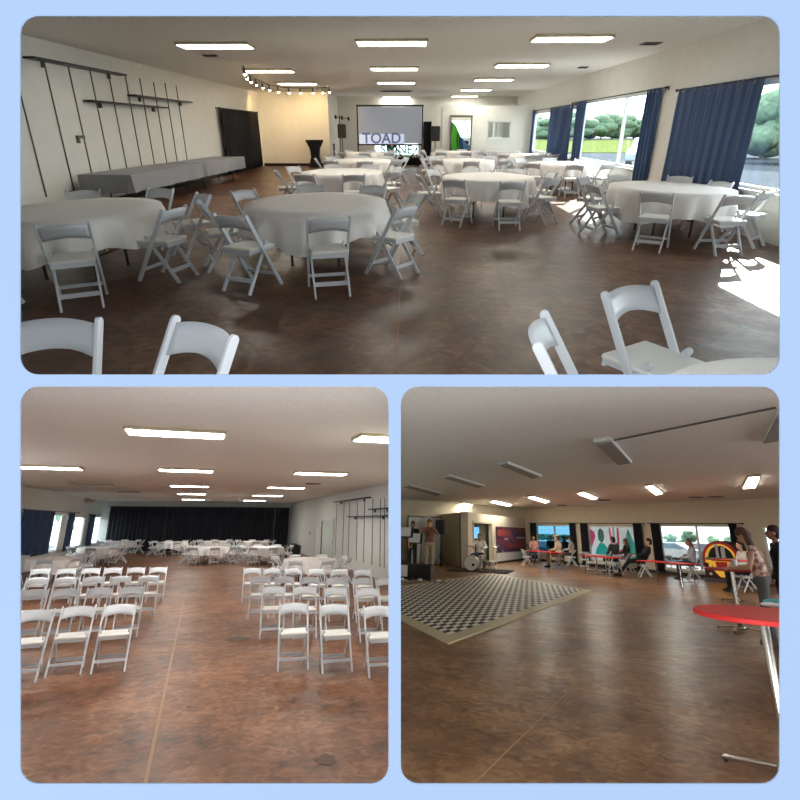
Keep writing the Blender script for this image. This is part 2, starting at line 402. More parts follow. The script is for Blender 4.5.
def blob_tree(room, x, y, h, label, seed, wide=1):
    o = thing(room, 'tree', label, 'tree', x, y, z=-.3)
    MB().tube((0, 0, 0), (0, 0, h*.5), h*.03, h*.015).build('trunk', M_trunk, o)
    rnd = random.Random(seed); b = MB()
    for i in range(12):
        a = rnd.random()*6.28; q = rnd.random()
        b.ball((h*.26*wide*math.cos(a)*q, h*.26*wide*math.sin(a)*q, h*(.18+.6*rnd.random())), (h*.19*wide, h*.19*wide, h*.17), 3)
    for v in b.bm.verts: v.co += Vector((1, 1, 1))*0 + v.co.normalized()*noise.noise(v.co*2.2)*h*.06
    b.build('crown', M_leaf, o, smooth=True); return o
def car(room, x, y, rz, col, label, name='car'):
    o = thing(room, name, label, 'car', x, y, rz, z=-.15)
    m = mat('car_paint_%d_%d_%d' % tuple(int(c*255) for c in col[:3]), col, .25, metal=.3)
    prof = [(-2.2, .35), (-2.25, .7), (-2.1, .85), (-1.3, .95), (-.7, 1.38), (.7, 1.42), (1.5, 1.0), (2.15, .95), (2.25, .6), (2.2, .35)]
    MB().prism(prof, -.85, .85).build('body', m, o, bevel=.06)
    MB().prism([(-1.12, .97), (-.66, 1.32), (.66, 1.35), (1.3, 1.0)], -.865, .865).build('side_window', mat('car_glass', rgb(120, 150, 165), .1), o)
    for sx in (-1.4, 1.4):
        for sy in (-.8, .8): MB().tube((sx, sy-.1, .33), (sx, sy+.1, .33), .33, seg=20).build('wheel', M_bplastic, o)
    return o
def pa_speaker(room, x, y, zc, hgt, label, rz=0):
    o = thing(room, 'loudspeaker', label, 'speaker', x, y, rz, zc-hgt/2)
    MB().prism([(-.17, 0), (.17, 0), (.19, .05), (.19, hgt-.05), (.17, hgt), (-.17, hgt), (-.19, hgt-.05), (-.19, .05)], -.15, .15).build('cabinet', M_bplastic, o, bevel=.01)
    MB().box((0, -.155, hgt/2), (.33, .01, hgt*.9)).build('grille', mat('speaker_grille', rgb(40, 40, 44), .7, bump=.5, scale=90), o); return o
def tripod(room, x, y, h, label, name='speaker_stand'):
    o = thing(room, name, label, 'stand', x, y)
    MB().tube((0, 0, .1), (0, 0, h), .02).build('pole', M_bmetal, o)
    for k in range(3):
        a = math.radians(90+120*k); MB().tube((0, 0, .55), (.42*math.cos(a), .42*math.sin(a), .02), .012).build('leg', M_bmetal, o)
    MB().tube((0, 0, .5), (0, 0, .6), .032).build('collar', M_bmetal, o); return o

# ================================================================== TOP HALL
HT = 3.2; XL, XR = -7.1, 5.5
struct(T, 'floor', MB().box(((XL+XR)/2, 15, -.05), (XR-XL+.3, 31, .1)), M_floorT)
struct(T, 'ceiling', MB().box(((XL+XR)/2, 15, HT+.05), (XR-XL+.3, 31, .1)), M_ceil)
TR = Wall(T, (XR, -1), (XR, 30)); TL = Wall(T, (XL, 30), (XL, -1)); TB = Wall(T, (XR, 30), (XL, 30))
A = lambda y: y+1                        # wall coordinate from room depth, right wall
RW = lambda px, py=130: TR.on(px, py)[0]    # along the right wall from a point at mid height
WA = (RW(574), RW(533), .72, 2.3); WB = (RW(652), RW(580), .72, 2.42); WC = (3.5, RW(675, 128), .72, 2.3)
wall_mesh(T, TR, 'wall_right', M_wall, HT, [WA, WB, WC])
window(T, TR, *WA); window(T, TR, *WB, mull=(.36,)); window(T, TR, *WC, mull=(.52,))
wall_mesh(T, TL, 'wall_left', M_wall, HT)
b0 = TB.on(374, 146)[0]; b1 = TB.on(419, 146)[0]
BWIN = (min(b0, b1), max(b0, b1), .35, 1.15); DWIN = (TB.on(473, 130)[0], TB.on(449, 130)[0], .3, 2.1)
wall_mesh(T, TB, 'wall_back', M_wall, HT, [BWIN, DWIN])
ow = window(T, TB, *BWIN, mull=()); window(T, TB, *DWIN, mull=(.35,))
M_teal = mat('teal_window_paint', rgb(40, 190, 190), .6)
tx = thing(T, 'window_lettering', 'teal painted letters on low window under the projection screen', 'lettering', XR-(BWIN[0]+BWIN[1])/2, 29.9, 0, .62)
text_part('SMINE', .62, M_teal, tx, 0, 0)
# alcove with warm light
TA = Wall(T, (-4.0, 26.6), (XL, 26.6)); wall_mesh(T, TA, 'wall_alcove', M_wall, HT)
wall_mesh(T, Wall(T, (-4.0, 30), (-4.0, 26.6)), 'wall_alcove_side', M_wall, HT, th=-.14)
struct(T, 'baseboard_alcove', MB().box(((XL-4.0)/2, 26.57, .06), (3.05, .03, .12)), M_bplastic)
struct(T, 'baseboard_left', MB().box((XL+.015, 15, .06), (.03, 22, .12)), M_bplastic)
# booth (low partition room)
BY = 25.5
TBo = Wall(T, (XR, BY), (1.40, BY)); wb = lambda x: XR-x
DH = (wb(2.69), wb(1.80), 0, 2.13); WH = (wb(4.50), wb(3.42), 1.23, 1.97)
wall_mesh(T, TBo, 'wall_booth', M_wall, 2.6, [DH, WH])
wall_mesh(T, Wall(T, (1.47, BY+.1), (1.47, 30)), 'wall_booth_side', M_wall, 2.6, a1=2.9)
struct(T, 'trim_1', MB().box(((wb(DH[0])+wb(DH[1]))/2, BY, 2.16), (1.0, .2, .09)).box((1.78, BY, 1.07), (.05, .2, 2.13)).box((2.71, BY, 1.07), (.05, .2, 2.13)), mat('door_trim', rgb(96, 92, 88), .6))
window(T, TBo, *WH, mull=(.72,))
def swirl_mat():
    m = bpy.data.materials.new('green_blue_swirl'); m.use_nodes = True; nt = m.node_tree; b = nt.nodes['Principled BSDF']; N = nt.nodes.new; K = nt.links.new
    tc = N('ShaderNodeTexCoord'); mp = N('ShaderNodeMapping'); mp.inputs['Location'].default_value = (-1.2, 0, -1.1); wv = N('ShaderNodeTexWave'); wv.wave_type = 'RINGS'; wv.rings_direction = 'SPHERICAL'
    wv.inputs['Scale'].default_value = .28; wv.inputs['Distortion'].default_value = 1.2
    K(tc.outputs['Object'], mp.inputs[0]); K(mp.outputs[0], wv.inputs[0]); cr = N('ShaderNodeValToRGB'); cr.color_ramp.interpolation = 'CONSTANT'
    cols = [(0, rgb(120, 180, 220)), (.12, rgb(40, 100, 170)), (.38, rgb(20, 60, 110)), (.52, rgb(60, 200, 40)), (.72, rgb(20, 110, 30)), (.85, rgb(110, 230, 60))]
    e = cr.color_ramp.elements
    for i, (p, c) in enumerate(cols):
        q = e[0] if i == 0 else (e[1] if i == 1 else e.new(p)); q.position = p; q.color = c
    K(wv.outputs[0], cr.inputs[0]); K(cr.outputs[0], b.inputs['Base Color']); return m
M_swirl = swirl_mat()
o = MB().prism([(-.75, 0), (.45, 0), (.5, .35), (.42, .8), (.15, 1.0), (-.15, 1.3), (-.4, 1.8), (-.75, 2.1)], -.02, .02).build('painted_panel', M_swirl, room=T, M=loc(T.Y(460, 130, 27.2).x+.2, 27.2, 0, 0)); tag(o, 'green and blue swirl painted panel standing behind the booth door', 'painted panel')
o = thing(T, 'desk', 'small dark desk inside the booth doorway', 'desk', 2.55, 26.6)
MB().box((0, 0, .72), (.9, .5, .04)).build('desktop', M_bplastic, o)
for sx in (-.4, .4):
    for sy in (-.2, .2): MB().box((sx, sy, .35), (.04, .04, .7)).build('leg', M_bplastic, o)
o = thing(T, 'office_chair', 'black office chair behind desk in the booth doorway', 'chair', 2.6, 27.1)
MB().box((0, 0, .48), (.45, .45, .08)).build('seat', M_bplastic, o, bevel=.03); MB().box((0, .2, .85), (.42, .06, .55)).build('backrest', M_bplastic, o, bevel=.03); MB().tube((0, 0, 0), (0, 0, .45), .03).build('column', M_bmetal, o)

# ceiling lights
TLIGHTS = [(180, 41, 250.6, 46.5, 'front left'), (357, 38, 427, 43.5, 'front middle'), (534, 34, 609, 39, 'front right'), (244.5, 68, 293, 71, 'second row left'), (370.6, 65.6, 418, 69, 'second row middle'), (496, 62.5, 547.5, 65.6, 'second row right'), (279, 81, 316, 84, 'third row left'), (377.5, 80, 415, 83, 'third row middle'), (475, 77.5, 512.5, 79.5, 'third row right'), (461, 88, 491, 90, 'fourth row right'), (383, 95.3, 410, 97.3, 'back row middle'), (452, 94.6, 477.5, 96.4, 'back row right')]
for x0, y0, x1, y1, d in TLIGHTS: fixture(T, HT, x0, y0, x1, y1, 'lit ceiling light of the top picture, %s' % d, group='ceiling lights of the top picture', D=.55)
vent(T, HT, 396, 91, 'dark ceiling vent between back middle lights of top picture', W=1.4, D=.5); vent(T, HT, 651, 43, 'small ceiling vent near right wall of top picture')
vent(T, HT, 210, 55, 'small ceiling vent left of second light row, top picture', .3, .2); vent(T, HT, 583, 67, 'small ceiling vent beside right wall, top picture', .25, .25)
# track with small warm bulbs
o = thing(T, 'track_light', 'curved ceiling track of small warm spotlights before the alcove', 'light', 0, 0)
pts = [T.z(x, y, HT-.05) for x, y in ((243, 66), (247, 74), (256, 79), (266, 84), (280, 87), (298, 88), (318, 88), (329, 87))]
MB().path(pts, .02).build('track', M_strip, o)
M_bulb = mat('warm_bulb', (1, 1, 1, 1), .5, emit=((1, .72, .38, 1), 60))
for i in range(12):
    t = i/11*(len(pts)-1); k = min(int(t), len(pts)-2); p = pts[k].lerp(pts[k+1], t-k)
    h = MB().tube(p+Vector((0, 0, -.02)), p+Vector((0, .08, -.16)), .025, .045).build('spot_head', M_strip, o)
    MB().ball(p+Vector((0, .09, -.18)), (.035,)*3, 2).build('bulb', M_bulb, h)
for i, (x, y, e) in enumerate(((-6.0, 24.6, 55), (-5.0, 24.9, 55), (-4.2, 25.1, 50))):
    ld = bpy.data.lights.new('track_glow', 'SPOT'); ld.energy = e*.9; ld.color = (1, .66, .3); ld.spot_size = 2.2; ld.spot_blend = .8; ld.shadow_soft_size = .1
    lo = bpy.data.objects.new('track_glow', ld); C.objects.link(lo)
    lo.matrix_world = T.M @ Matrix.Translation((x, y, HT-.3)) @ Vector((0 if i else -.5, .75, -.55)).to_track_quat('-Z', 'Y').to_matrix().to_4x4()

# left wall slotted standards, rails, hook, drape
STR = [((20, 95), (46, 197)), ((43.5, 61), (73.5, 192)), ((68, 66), (92, 179)), ((90, 71), (110.5, 175)), ((109, 76), (127, 174)), ((125, 75.5), (142, 171)), ((139, 78), (155, 169)), ((153, 82), (167, 167)), ((164.5, 83), (177.5, 165.5)), ((175.5, 85.5), (187.5, 163))]
ORD = ['first', 'second', 'third', 'fourth', 'fifth', 'sixth', 'seventh', 'eighth', 'ninth', 'tenth', 'eleventh', 'twelfth']
def standards(room, wall, lst, who, grp):
    for i, (a, b) in enumerate(lst):
        s0, z0 = wall.on(*a); s1, z1 = wall.on(*b); s = (s0+s1)/2; p = wall.pt(s, 0)
        mb = MB().box((0, .012, (z0+z1)/2), (.022, .02, z0-z1))
        o = mb.build('shelf_standard', M_strip, room=room, M=loc(p.x, p.y, 0, wall.rz)); tag(o, 'slotted steel shelf standard screwed to wall, %s %s' % (ORD[i], who), 'shelf standard', grp)
def rails(room, wall, lst, who):
    for a, b, w in lst:
        s0, z0 = wall.on(*a); s1, z1 = wall.on(*b); z = (z0+z1)/2; p = wall.pt((s0+s1)/2, z)
        o = thing(room, 'shelf_rail', 'dark %s shelf board on wall standards, %s' % (w, who), 'shelf', p.x, p.y, wall.rz, z); W = abs(s1-s0)
        MB().box((0, .14, 0), (W, .22, .035)).build('board', M_bmetal, o)
        for k in (-.35, .35): MB().prism([(k*W-.012, -.02), (k*W+.012, -.02), (k*W+.012, -.12), (k*W-.012, -.12)], .02, .1).build('bracket', M_strip, o)
standards(T, TL, STR, 'from the left, top picture', 'shelf standards of the top picture')
rails(T, TL, [((20.5, 56), (117, 76), 'long upper'), ((82, 100.5), (160, 108), 'middle'), ((126, 95), (185, 102.5), 'short right')], 'top picture')
s_, z_ = TL.on(79, 137); p = TL.pt(s_, z_); o = thing(T, 'wall_hook', 'small grey bracket on left wall between standards, top picture', 'hook', p.x, p.y, TL.rz, z_)
MB().box((0, .03, 0), (.25, .06, .06)).box((.1, .03, -.06), (.05, .06, .12)).build('plate', M_strip, o)
d0 = TL.on(217, 140)[0]; d1 = TL.on(257, 140)[0]
curtain(T, TL, 30-25.6, 30-20.7, .05, 2.33, 'black drape hanging on left wall beside the warm lit alcove', M_black, folds=14, amp=.05, off=.15)
rod(T, TL, 30-25.7, 30-20.6, 2.34, 'black rod carrying drape beside the warm alcove', .15)
p = TA.pt(.2+3.8-3.8, 1.1)
o = MB().box((0, .01, 0), (.08, .02, .12)).build('light_switch', M_trimw, room=T, M=loc(XL+.3, 26.59, 1.15, PI)); tag(o, 'white light switch plate near corner of the alcove', 'switch')

# right wall curtains
curtain(T, TR, RW(536), RW(528), .45, 2.4, 'narrow navy curtain at far end of the right wall', M_navy)
curtain(T, TR, RW(573), RW(551), .45, 2.4, 'wide navy curtain over the farthest right window', M_navy, rings=7, amp=.025)
curtain(T, TR, RW(586), RW(577), .35, 2.45, 'navy curtain left of the clear window with parked car', M_navy)
curtain(T, TR, RW(658), RW(645), .35, 2.45, 'navy curtain right of the clear window with parked car', M_navy, rings=3)
curtain(T, TR, RW(760), RW(676), .5, 2.36, 'largest navy curtain with ringed top over nearest window', M_navy, rings=6, folds=9, amp=.018)
rod(T, TR, RW(576), RW(526), 2.38, 'dark rod over the farthest right window'); rod(T, TR, RW(663), RW(572), 2.43, 'dark rod over window with parked car'); rod(T, TR, 4, RW(674), 2.34, 'dark rod over the largest navy curtain')

# screen and stage end
SY = 27.2
s0 = T.Y(357, 105.7, SY); s1 = T.Y(422, 144.7, SY); sw = s1.x-s0.x; sh = s0.z-s1.z
o = thing(T, 'projection_screen', 'large grey projection screen on black frame showing outlined letters', 'screen', (s0.x+s1.x)/2, SY, 0, 0)
M_scr = mat('screen_fabric', rgb(170, 174, 182), .8, emit=(rgb(150, 158, 172), .3))
zc = (s0.z+s1.z)/2; MB().box((0, 0, zc), (sw-.1, .02, sh-.1)).build('screen_fabric', M_scr, o)
MB().box((0, 0, s0.z), (sw+.1, .06, .08)).box((0, 0, s1.z), (sw, .06, .07)).box((-sw/2, 0, (s0.z)/2), (.06, .06, s0.z)).box((sw/2, 0, s0.z/2), (.06, .06, s0.z)).build('frame', M_bplastic, o)
M_lett = mat('screen_white', rgb(205, 212, 235), .8, emit=(rgb(200, 210, 240), .5)); M_lg = mat('screen_grey_letters', rgb(110, 122, 150), .8, emit=(rgb(100, 112, 140), .3))
MB().box((-sw*.13, -.014, s1.z+.25), (sw*.7, .01, .46)).build('caption_band', M_lett, o)
text_part('TOAD', .66, M_lg, o, -sw*.13, s1.z+.27, -.022)
for sx in (-1, 1):
    b = MB()
    for k in (-1, 1): b.bar((sx*sw/2, 0, .45), (sx*sw/2+k*.3, -.35, .02), .03, .03)
    b.build('foot', M_bplastic, o)
curtain(T, TB, XR-1.05, XR-.62, .1, 2.0, 'narrow black drape right of the projection screen', M_black, off=1.2)
o = pa_speaker(T, T.Y(342, 134, 27.0).x, 27.0, 1.55, .62, 'black loudspeaker on stand left of screen, top picture'); tripod(T, T.Y(342, 134, 27.0).x, 27.1, 1.3, 'black tripod under loudspeaker left of screen, top picture')
o = pa_speaker(T, T.Y(435.5, 134, 25.0).x, 25.0, 1.45, .62, 'black loudspeaker on stand in front of the booth side wall'); tripod(T, T.Y(435.5, 134, 25).x, 25.1, 1.15, 'black tripod under loudspeaker beside the booth side wall')
x = T.Y(339, 118, 27.3).x
o = thing(T, 'stage_light_bar', 'thin pole with small stage lamps above left loudspeaker', 'stage light', x, 27.5)
MB().tube((0, 0, 0), (0, 0, 2.25), .02).build('pole', M_bmetal, o); MB().tube((-.25, 0, 2.2), (.45, 0, 2.1), .015).build('crossbar', M_bmetal, o)
for dx in (-.2, .1, .42): MB().tube((dx, 0, 2.2-.12*dx), (dx+.04, -.15, 2.1-.12*dx), .05).build('lamp', M_bplastic, o)
for k in range(3):
    a = math.radians(30+120*k); MB().tube((0, 0, .4), (.35*math.cos(a), .35*math.sin(a), .02), .012).build('leg', M_bmetal, o)
p = T.Y(370.5, 148, 26.6); o = MB().box((0, 0, .3), (.34, .3, .6)).build('subwoofer', M_bplastic, room=T, bevel=.02, M=loc(p.x, 26.6, .1)); tag(o, 'black floor loudspeaker below left half of the screen', 'speaker')
p = T.Y(392, 148, 25.5)
o = thing(T, 'projector', 'small black projector on narrow stand in front of screen', 'projector', p.x, 25.5)
MB().box((0, 0, .92), (.45, .35, .14)).build('body', M_bplastic, o, bevel=.02); MB().tube((0, 0, 0), (0, 0, .86), .025).build('stand', M_bmetal, o); MB().tube((0, -.17, .93), (0, -.2, .93), .05).build('lens', M_chrome, o)
a = T.Y(396, 149, 26.3); b = T.Y(417, 149, 26.3); o = thing(T, 'barrier_rope', 'sagging black velvet rope between two posts before stage', 'rope barrier', (a.x+b.x)/2, 26.3)
W = b.x-a.x; MB().path([(W*(i/10-.5), 0, .85-.5*(1-(2*i/10-1)**2)) for i in range(11)], .03).build('rope', M_black, o)
for sx in (-1, 1): MB().tube((sx*W/2, 0, 0), (sx*W/2, 0, .95), .025).lathe([(.16, 0), (.15, .02), (.03, .04)], 16, (sx*W/2, 0, 0)).build('post', M_bmetal, o)
p = T.z(335, 168); o = thing(T, 'stanchion', 'dark grey crowd post near cocktail table by the alcove', 'stanchion', p.x, p.y)
MB().tube((0, 0, 0), (0, 0, .98), .045).build('post', M_strip, o); MB().lathe([(.18, 0), (.17, .03), (.05, .05)], 20).build('base', M_strip, o); MB().ball((0, 0, 1.0), (.06, .06, .04)).build('cap', M_strip, o)
o = MB().box((0, 0, .17), (1.3, .9, .34)).build('stage_platform', M_black, room=T, M=loc(T.Y(408, 158, 27.6).x, 27.7, 0)); tag(o, 'low black stage platform behind rope barrier in top picture', 'platform')
p = T.z(316, 167); o = thing(T, 'cocktail_table', 'tall cocktail table in tight black stretch cover by alcove', 'table', p.x, p.y)
MB().lathe([(.36, 0), (.30, .06), (.2, .45), (.24, .8), (.40, 1.12), (.41, 1.16)], 28).build('stretch_cover', M_black, o, smooth=True); MB().lathe([(.41, 1.16), (.41, 1.18)], 28).build('tabletop', M_black, o)

# long cloth covered tables along left wall
def long_table(room, x, y, rz, Lg, Wd, label, clabel, drop=.36, m=M_gcloth):
    o = thing(room, 'folding_table', label, 'table', x, y, rz)
    MB().box((0, 0, .72), (Wd-.04, Lg-.04, .04)).build('tabletop', M_trimw, o)
    for sy in (-1, 1):
        MB().tube((-.25, sy*Lg*.36, 0), (-.25, sy*Lg*.36, .7), .015).build('leg', M_leg, o); MB().tube((.25, sy*Lg*.36, 0), (.25, sy*Lg*.36, .7), .015).build('leg', M_leg, o)
        MB().tube((-.25, sy*Lg*.36, .2), (.25, sy*Lg*.36, .2), .012).tube((0, sy*Lg*.36, .2), (0, sy*Lg*.1, .68), .01).build('brace', M_leg, o)
    b = MB(); hw, hl = Wd/2, Lg/2; n = 120; per = 2*(Wd+Lg)
    def edge(t):
        d = t*per
        if d < Wd: return Vector((-hw+d, -hl, 0)), Vector((0, -1, 0))
        d -= Wd
        if d < Lg: return Vector((hw, -hl+d, 0)), Vector((1, 0, 0))
        d -= Lg
        if d < Wd: return Vector((hw-d, hl, 0)), Vector((0, 1, 0))
        d -= Wd; return Vector((-hw, hl-d, 0)), Vector((-1, 0, 0))
    def fn(u, v):
        p, nn = edge(u % 1.0)
        if v < .2: k = v/.2; return Vector((p.x*k, p.y*k, .747))
        q = (v-.2)/.8; return p + nn*(.005+q*(.03+.02*math.sin(u*75)+.015*math.sin(u*31))) + Vector((0, 0, .747-drop*q))
    b.grid(fn, n, 10); bmesh.ops.remove_doubles(b.bm, verts=b.bm.verts[:], dist=.0005)
    k = b.build('tablecloth', m, room=room, smooth=False, M=loc(x, y, 0, rz)); tag(k, clabel, 'tablecloth')
long_table(T, -6.35, 13.2, 0, 4.0, 1.1, 'long folding table nearest viewer along the left wall', 'grey cloth on the nearer long table by left wall')
long_table(T, -6.35, 17.3, 0, 3.8, 1.1, 'long folding table against wall beside the black drape', 'grey cloth on the long table beside black drape')
long_table(T, 3.0, 24.6, PI/2, 3.6, .7, 'rectangular table standing in front of the booth wall', 'striped pale cloth skirt of table before the booth wall', drop=.62, m=M_cloth)

# round tables with chairs
TG = 'the top picture'
round_set(T, 75, 209, 'large front left table in top picture', -100, grp=TG, skip=())
round_set(T, 317, 202, 'front centre table in top picture', -73, grp=TG)
round_set(T, 342, 171.5, 'second centre left table in top picture', -70, grp=TG)
round_set(T, 362, 160, 'third centre left table in top picture', -80, grp=TG)
round_set(T, 368, 152.5, 'farthest centre left table in top picture', -90, grp=TG)
round_set(T, 488, 176.5, 'nearest centre right table in top picture', -82, grp=TG)
round_set(T, 465, 160, 'second centre right table in top picture', -90, grp=TG)
round_set(T, 452, 152, 'farthest centre right table in top picture', -70, grp=TG)
round_set(T, 541, 154.5, 'table beside booth wall in top picture', -90, grp=TG)
round_set(T, 597, 163, 'table beside clear window in top picture', -95, grp=TG)
round_set(T, 708, 187, 'table below largest navy curtain', -82, grp=TG)
# near tables cut by the frame
for (px_, py_, lab) in ((762, 355, 'near right corner'), (58, 372.5, 'near left corner')):
    q = T.z(px_, py_, .75)
    cx, cy = q.x, q.y-.885*RY-.02
    dup(TABLE, T, cx, cy, 0, 'round table cut off at the %s of top picture' % lab, 'round tables of '+TG)
    o = CLOTHS[0].copy(); C.objects.link(o); o.matrix_world = T.M @ loc(cx, cy); T.objs.append(o); tag(o, 'white cloth on table cut off at %s of top picture' % lab, 'tablecloth', 'white tablecloths of '+TG)
def chair_by_tops(room, pL, pR, label, face=-1, grp=None, half=.22):
    a = room.z(pL[0], pL[1], .80); b = room.z(pR[0], pR[1], .80); m = (a+b)/2; d = (b-a); d.z = 0; d.normalize()
    f = Vector((d.y, -d.x, 0))*(1 if face < 0 else -1)     # face<0: towards the viewer
    o = m + f*.22; rz = math.atan2(f.y, f.x)-PI/2
    dup(CHAIR, room, o.x, o.y, rz, label, grp)
G2 = 'folding chairs of the top picture'
chair_by_tops(T, (8, 324), (93, 322), 'white folding chair cut off at bottom left corner of top picture', grp=G2)
chair_by_tops(T, (168, 317), (243, 343), 'white folding chair at bottom edge, second from left, top picture', grp=G2)
chair_by_tops(T, (537, 352), (545, 311), 'white folding chair at bottom edge seen almost from its side', grp=G2)
chair_by_tops(T, (589, 299), (668, 281), 'large white folding chair beside near right corner table, whole backrest showing', grp=G2)
# floor joints
def joint(room, a, b, n, w=.02):
    p = room.z(*a); q = room.z(*b); d = (q-p); m = (p+q)/2
    struct(room, 'trim_%d' % n, MB().box((0, 0, .001), (d.length, w, .004)), M_joint, M=loc(m.x, m.y, 0, math.atan2(d.y, d.x)))
joint(T, (396, 372), (404, 205), 11, .012)
# outside
struct(T, 'ground_outside', MB().box((65, 60, -.35), (119, 180, .1)), M_asph)
struct(T, 'lawn_outside', MB().box((60, 85, -.3), (96, 70, .12)), M_grass)
car(T, 12.5, 29, 1.0, rgb(200, 215, 230), 'pale blue car parked outside the clear window of top picture')
car(T, 10.6, 23, 1.1, rgb(225, 228, 232), 'white car parked close outside the clear window of top picture')
for i in range(12):
    px_ = 536+i*11; q = T.l(px_, 130); q = q/q.y*(118+random.uniform(-8, 8)); blob_tree(T, q.x, q.y, 5+random.uniform(-.6, 1.2), 'hazy green tree outside the right windows, %s from the left' % ORD[i], i, 1.8)
for i, (px_, d_) in enumerate(((768, 40), (790, 34))):
    q = T.l(px_, 130); q = q/q.y*d_; blob_tree(T, q.x, d_, 4.5, 'green tree outside the window right of largest navy curtain, %s' % ('farther' if i == 0 else 'nearer'), 90+i, 1.5)

# ================================================================== BOTTOM LEFT HALL
HL = 3.3; LX0, LX1, LY = -6.8, 6.17, 42.3
struct(L, 'floor', MB().box(((LX0+LX1)/2, 20.5, -.05), (LX1-LX0+.3, 44, .1)), M_floorL)
struct(L, 'ceiling', MB().box(((LX0+LX1)/2, 20.5, HL+.05), (LX1-LX0+.3, 44, .1)), M_ceil)
LW = Wall(L, (LX0, LY), (LX0, -1)); LR = Wall(L, (LX1, -1), (LX1, LY)); LB = Wall(L, (LX1, LY), (LX0, LY))
lw = lambda px, py=532: LW.on(px, py)[0]
LH = [(lw(71), lw(34), 0.63, 2.31), (lw(83), lw(72.5), .6, 2.23), (lw(105), lw(88), .6, 2.26), (LY-19.5, LY-9, .63, 2.31)]
wall_mesh(L, LW, 'wall_left', M_wallL, HL, LH)
window(L, LW, *LH[0], mull=(.35, .62)); window(L, LW, *LH[1], mull=()); window(L, LW, *LH[2], mull=(.4,)); window(L, LW, *LH[3])
wall_mesh(L, LR, 'wall_right', M_wallL, HL); wall_mesh(L, LB, 'wall_back', M_wallL, HL)
curtain(L, LW, lw(49), lw(17), .58, 2.42, 'widest navy curtain with rings at left edge of bottom left picture', M_navy, rings=8, amp=.025)
curtain(L, LW, lw(70), lw(64), .52, 2.4, 'narrow navy curtain right of the white striped window', M_navy, folds=5)
curtain(L, LW, lw(91), lw(86), .52, 2.38, 'navy curtain between two narrow windows, bottom left picture', M_navy, folds=5)
curtain(L, LW, lw(106), lw(100.5), .35, 2.38, 'navy curtain beside hanging greenery, bottom left picture', M_navy, folds=6)
curtain(L, LW, lw(64), lw(58), .58, 2.28, 'sheer white curtain in the first window, bottom left picture', mat('sheer_white', rgb(240, 242, 240), .9), folds=6, off=.03)
rod(L, LW, lw(74), lw(17), 2.43, 'dark rod over widest navy curtain, bottom left picture'); rod(L, LW, lw(108), lw(85), 2.39, 'dark rod over last windows, bottom left picture')
p = LW.pt(lw(108.5), 0, .25)
o = thing(L, 'hanging_greenery', 'artificial green leaf garland hanging at corner beside back drapes', 'garland', p.x, p.y+.4, 0)
MB().tube((0, 0, .8), (0, 0, 2.95), .02).build('stem', M_trunk, o)
b = MB(); rnd = random.Random(3)
for i in range(160):
    a = rnd.random()*6.28; r = rnd.random()*.28; z = .7+1.5*rnd.random(); b.ball((r*math.cos(a), r*math.sin(a), z), (.07, .03, .05), 1, Matrix.Rotation(rnd.random()*6, 3, 'Y'))
b.build('leaves', mat('ivy', rgb(70, 120, 90), .7, var=.3), o)
# drapes along the back wall
LBX = lambda px: LX1-L.Y(px, 530, LY-.5).x
e0, e1 = LBX(288), LBX(107)
nD = 10
for i in range(nD):
    a = e0+(e1-e0)*i/nD; b_ = e0+(e1-e0)*(i+1)/nD
    curtain(L, LB, a-.02, b_+.02, .03, 2.95, 'black floor length drape in the row across the back wall', M_bdrape, folds=5, amp=.07, off=.5, group='black drapes across the back wall', name='drape')
rod(L, LB, e0-.05, e1+.1, 2.95, 'long pipe carrying the black back wall drapes', .5)
p = L.z(284.5, 555); o = thing(L, 'drape_upright', 'pale metal upright pole at right end of back drapes', 'pole', p.x, LY-.9)
MB().tube((0, 0, 0), (0, 0, 3.0), .03).build('pole', M_strip, o); MB().box((0, 0, .01), (.4, .4, .02)).build('base_plate', M_bmetal, o)
# right wall
STL = [((340, 504), (332.6, 556)), ((348, 503), (339, 557.5)), ((355, 501.5), (343, 569)), ((363, 500), (351, 570)), ((370.5, 498), (358, 571.5)), ((379.6, 496.5), (365.6, 572)), ((388, 500), (373, 579)), ((392, 540), (377, 590))]
def std2(room, wall, lst):
    for i, (a, b) in enumerate(lst):
        s = wall.on((a[0]+b[0])/2, (a[1]+b[1])/2)[0]; p = wall.pt(s, 0)
        o = MB().box((0, .012, 1.62), (.025, .02, 2.4)).build('shelf_standard', M_strip, room=room, M=loc(p.x, p.y, 0, wall.rz)); tag(o, 'slotted steel shelf standard on right wall, %s from the doors' % ORD[i], 'shelf standard', 'shelf standards of the bottom left picture')
std2(L, LR, STL)
rails(L, LR, [((338, 502.6), (372, 497), 'high'), ((374, 510), (392, 507.5), 'short'), ((352, 517), (392, 515.3), 'lower')], 'bottom left picture')
def flush_door(room, wall, a0, a1, h, n, m):
    o = struct(room, 'door_%d' % n, MB().box(((a0+a1)/2, .02, h/2), (a1-a0, .05, h)), m, M=loc(wall.P.x, wall.P.y, 0, wall.rz))
    MB().tube((a0+.1, .05, 1.0), (a0+.1, .11, 1.0), .03).build('door_handle', M_chrome, o)
    b = MB(); b.box((a0-.05, .03, h/2), (.09, .07, h)).box((a1+.05, .03, h/2), (.09, .07, h)).box(((a0+a1)/2, .03, h+.05), (a1-a0+.2, .07, .09)); b.build('frame', M_trimw, o)
    return o
lr = lambda px, py=538: LR.on(px, py)[0]
flush_door(L, LR, lr(317), lr(303), 2.03, 1, M_trimw); d = flush_door(L, LR, lr(334), lr(322), 2.03, 2, mat('pale_green_door', rgb(205, 218, 208), .6))
MB().box((lr(322.5), .06, 1.0), (.08, .04, 2.0)).build('gap_shade_strip', M_bplastic, d)  # solid black strip standing in for the shade in the door gap
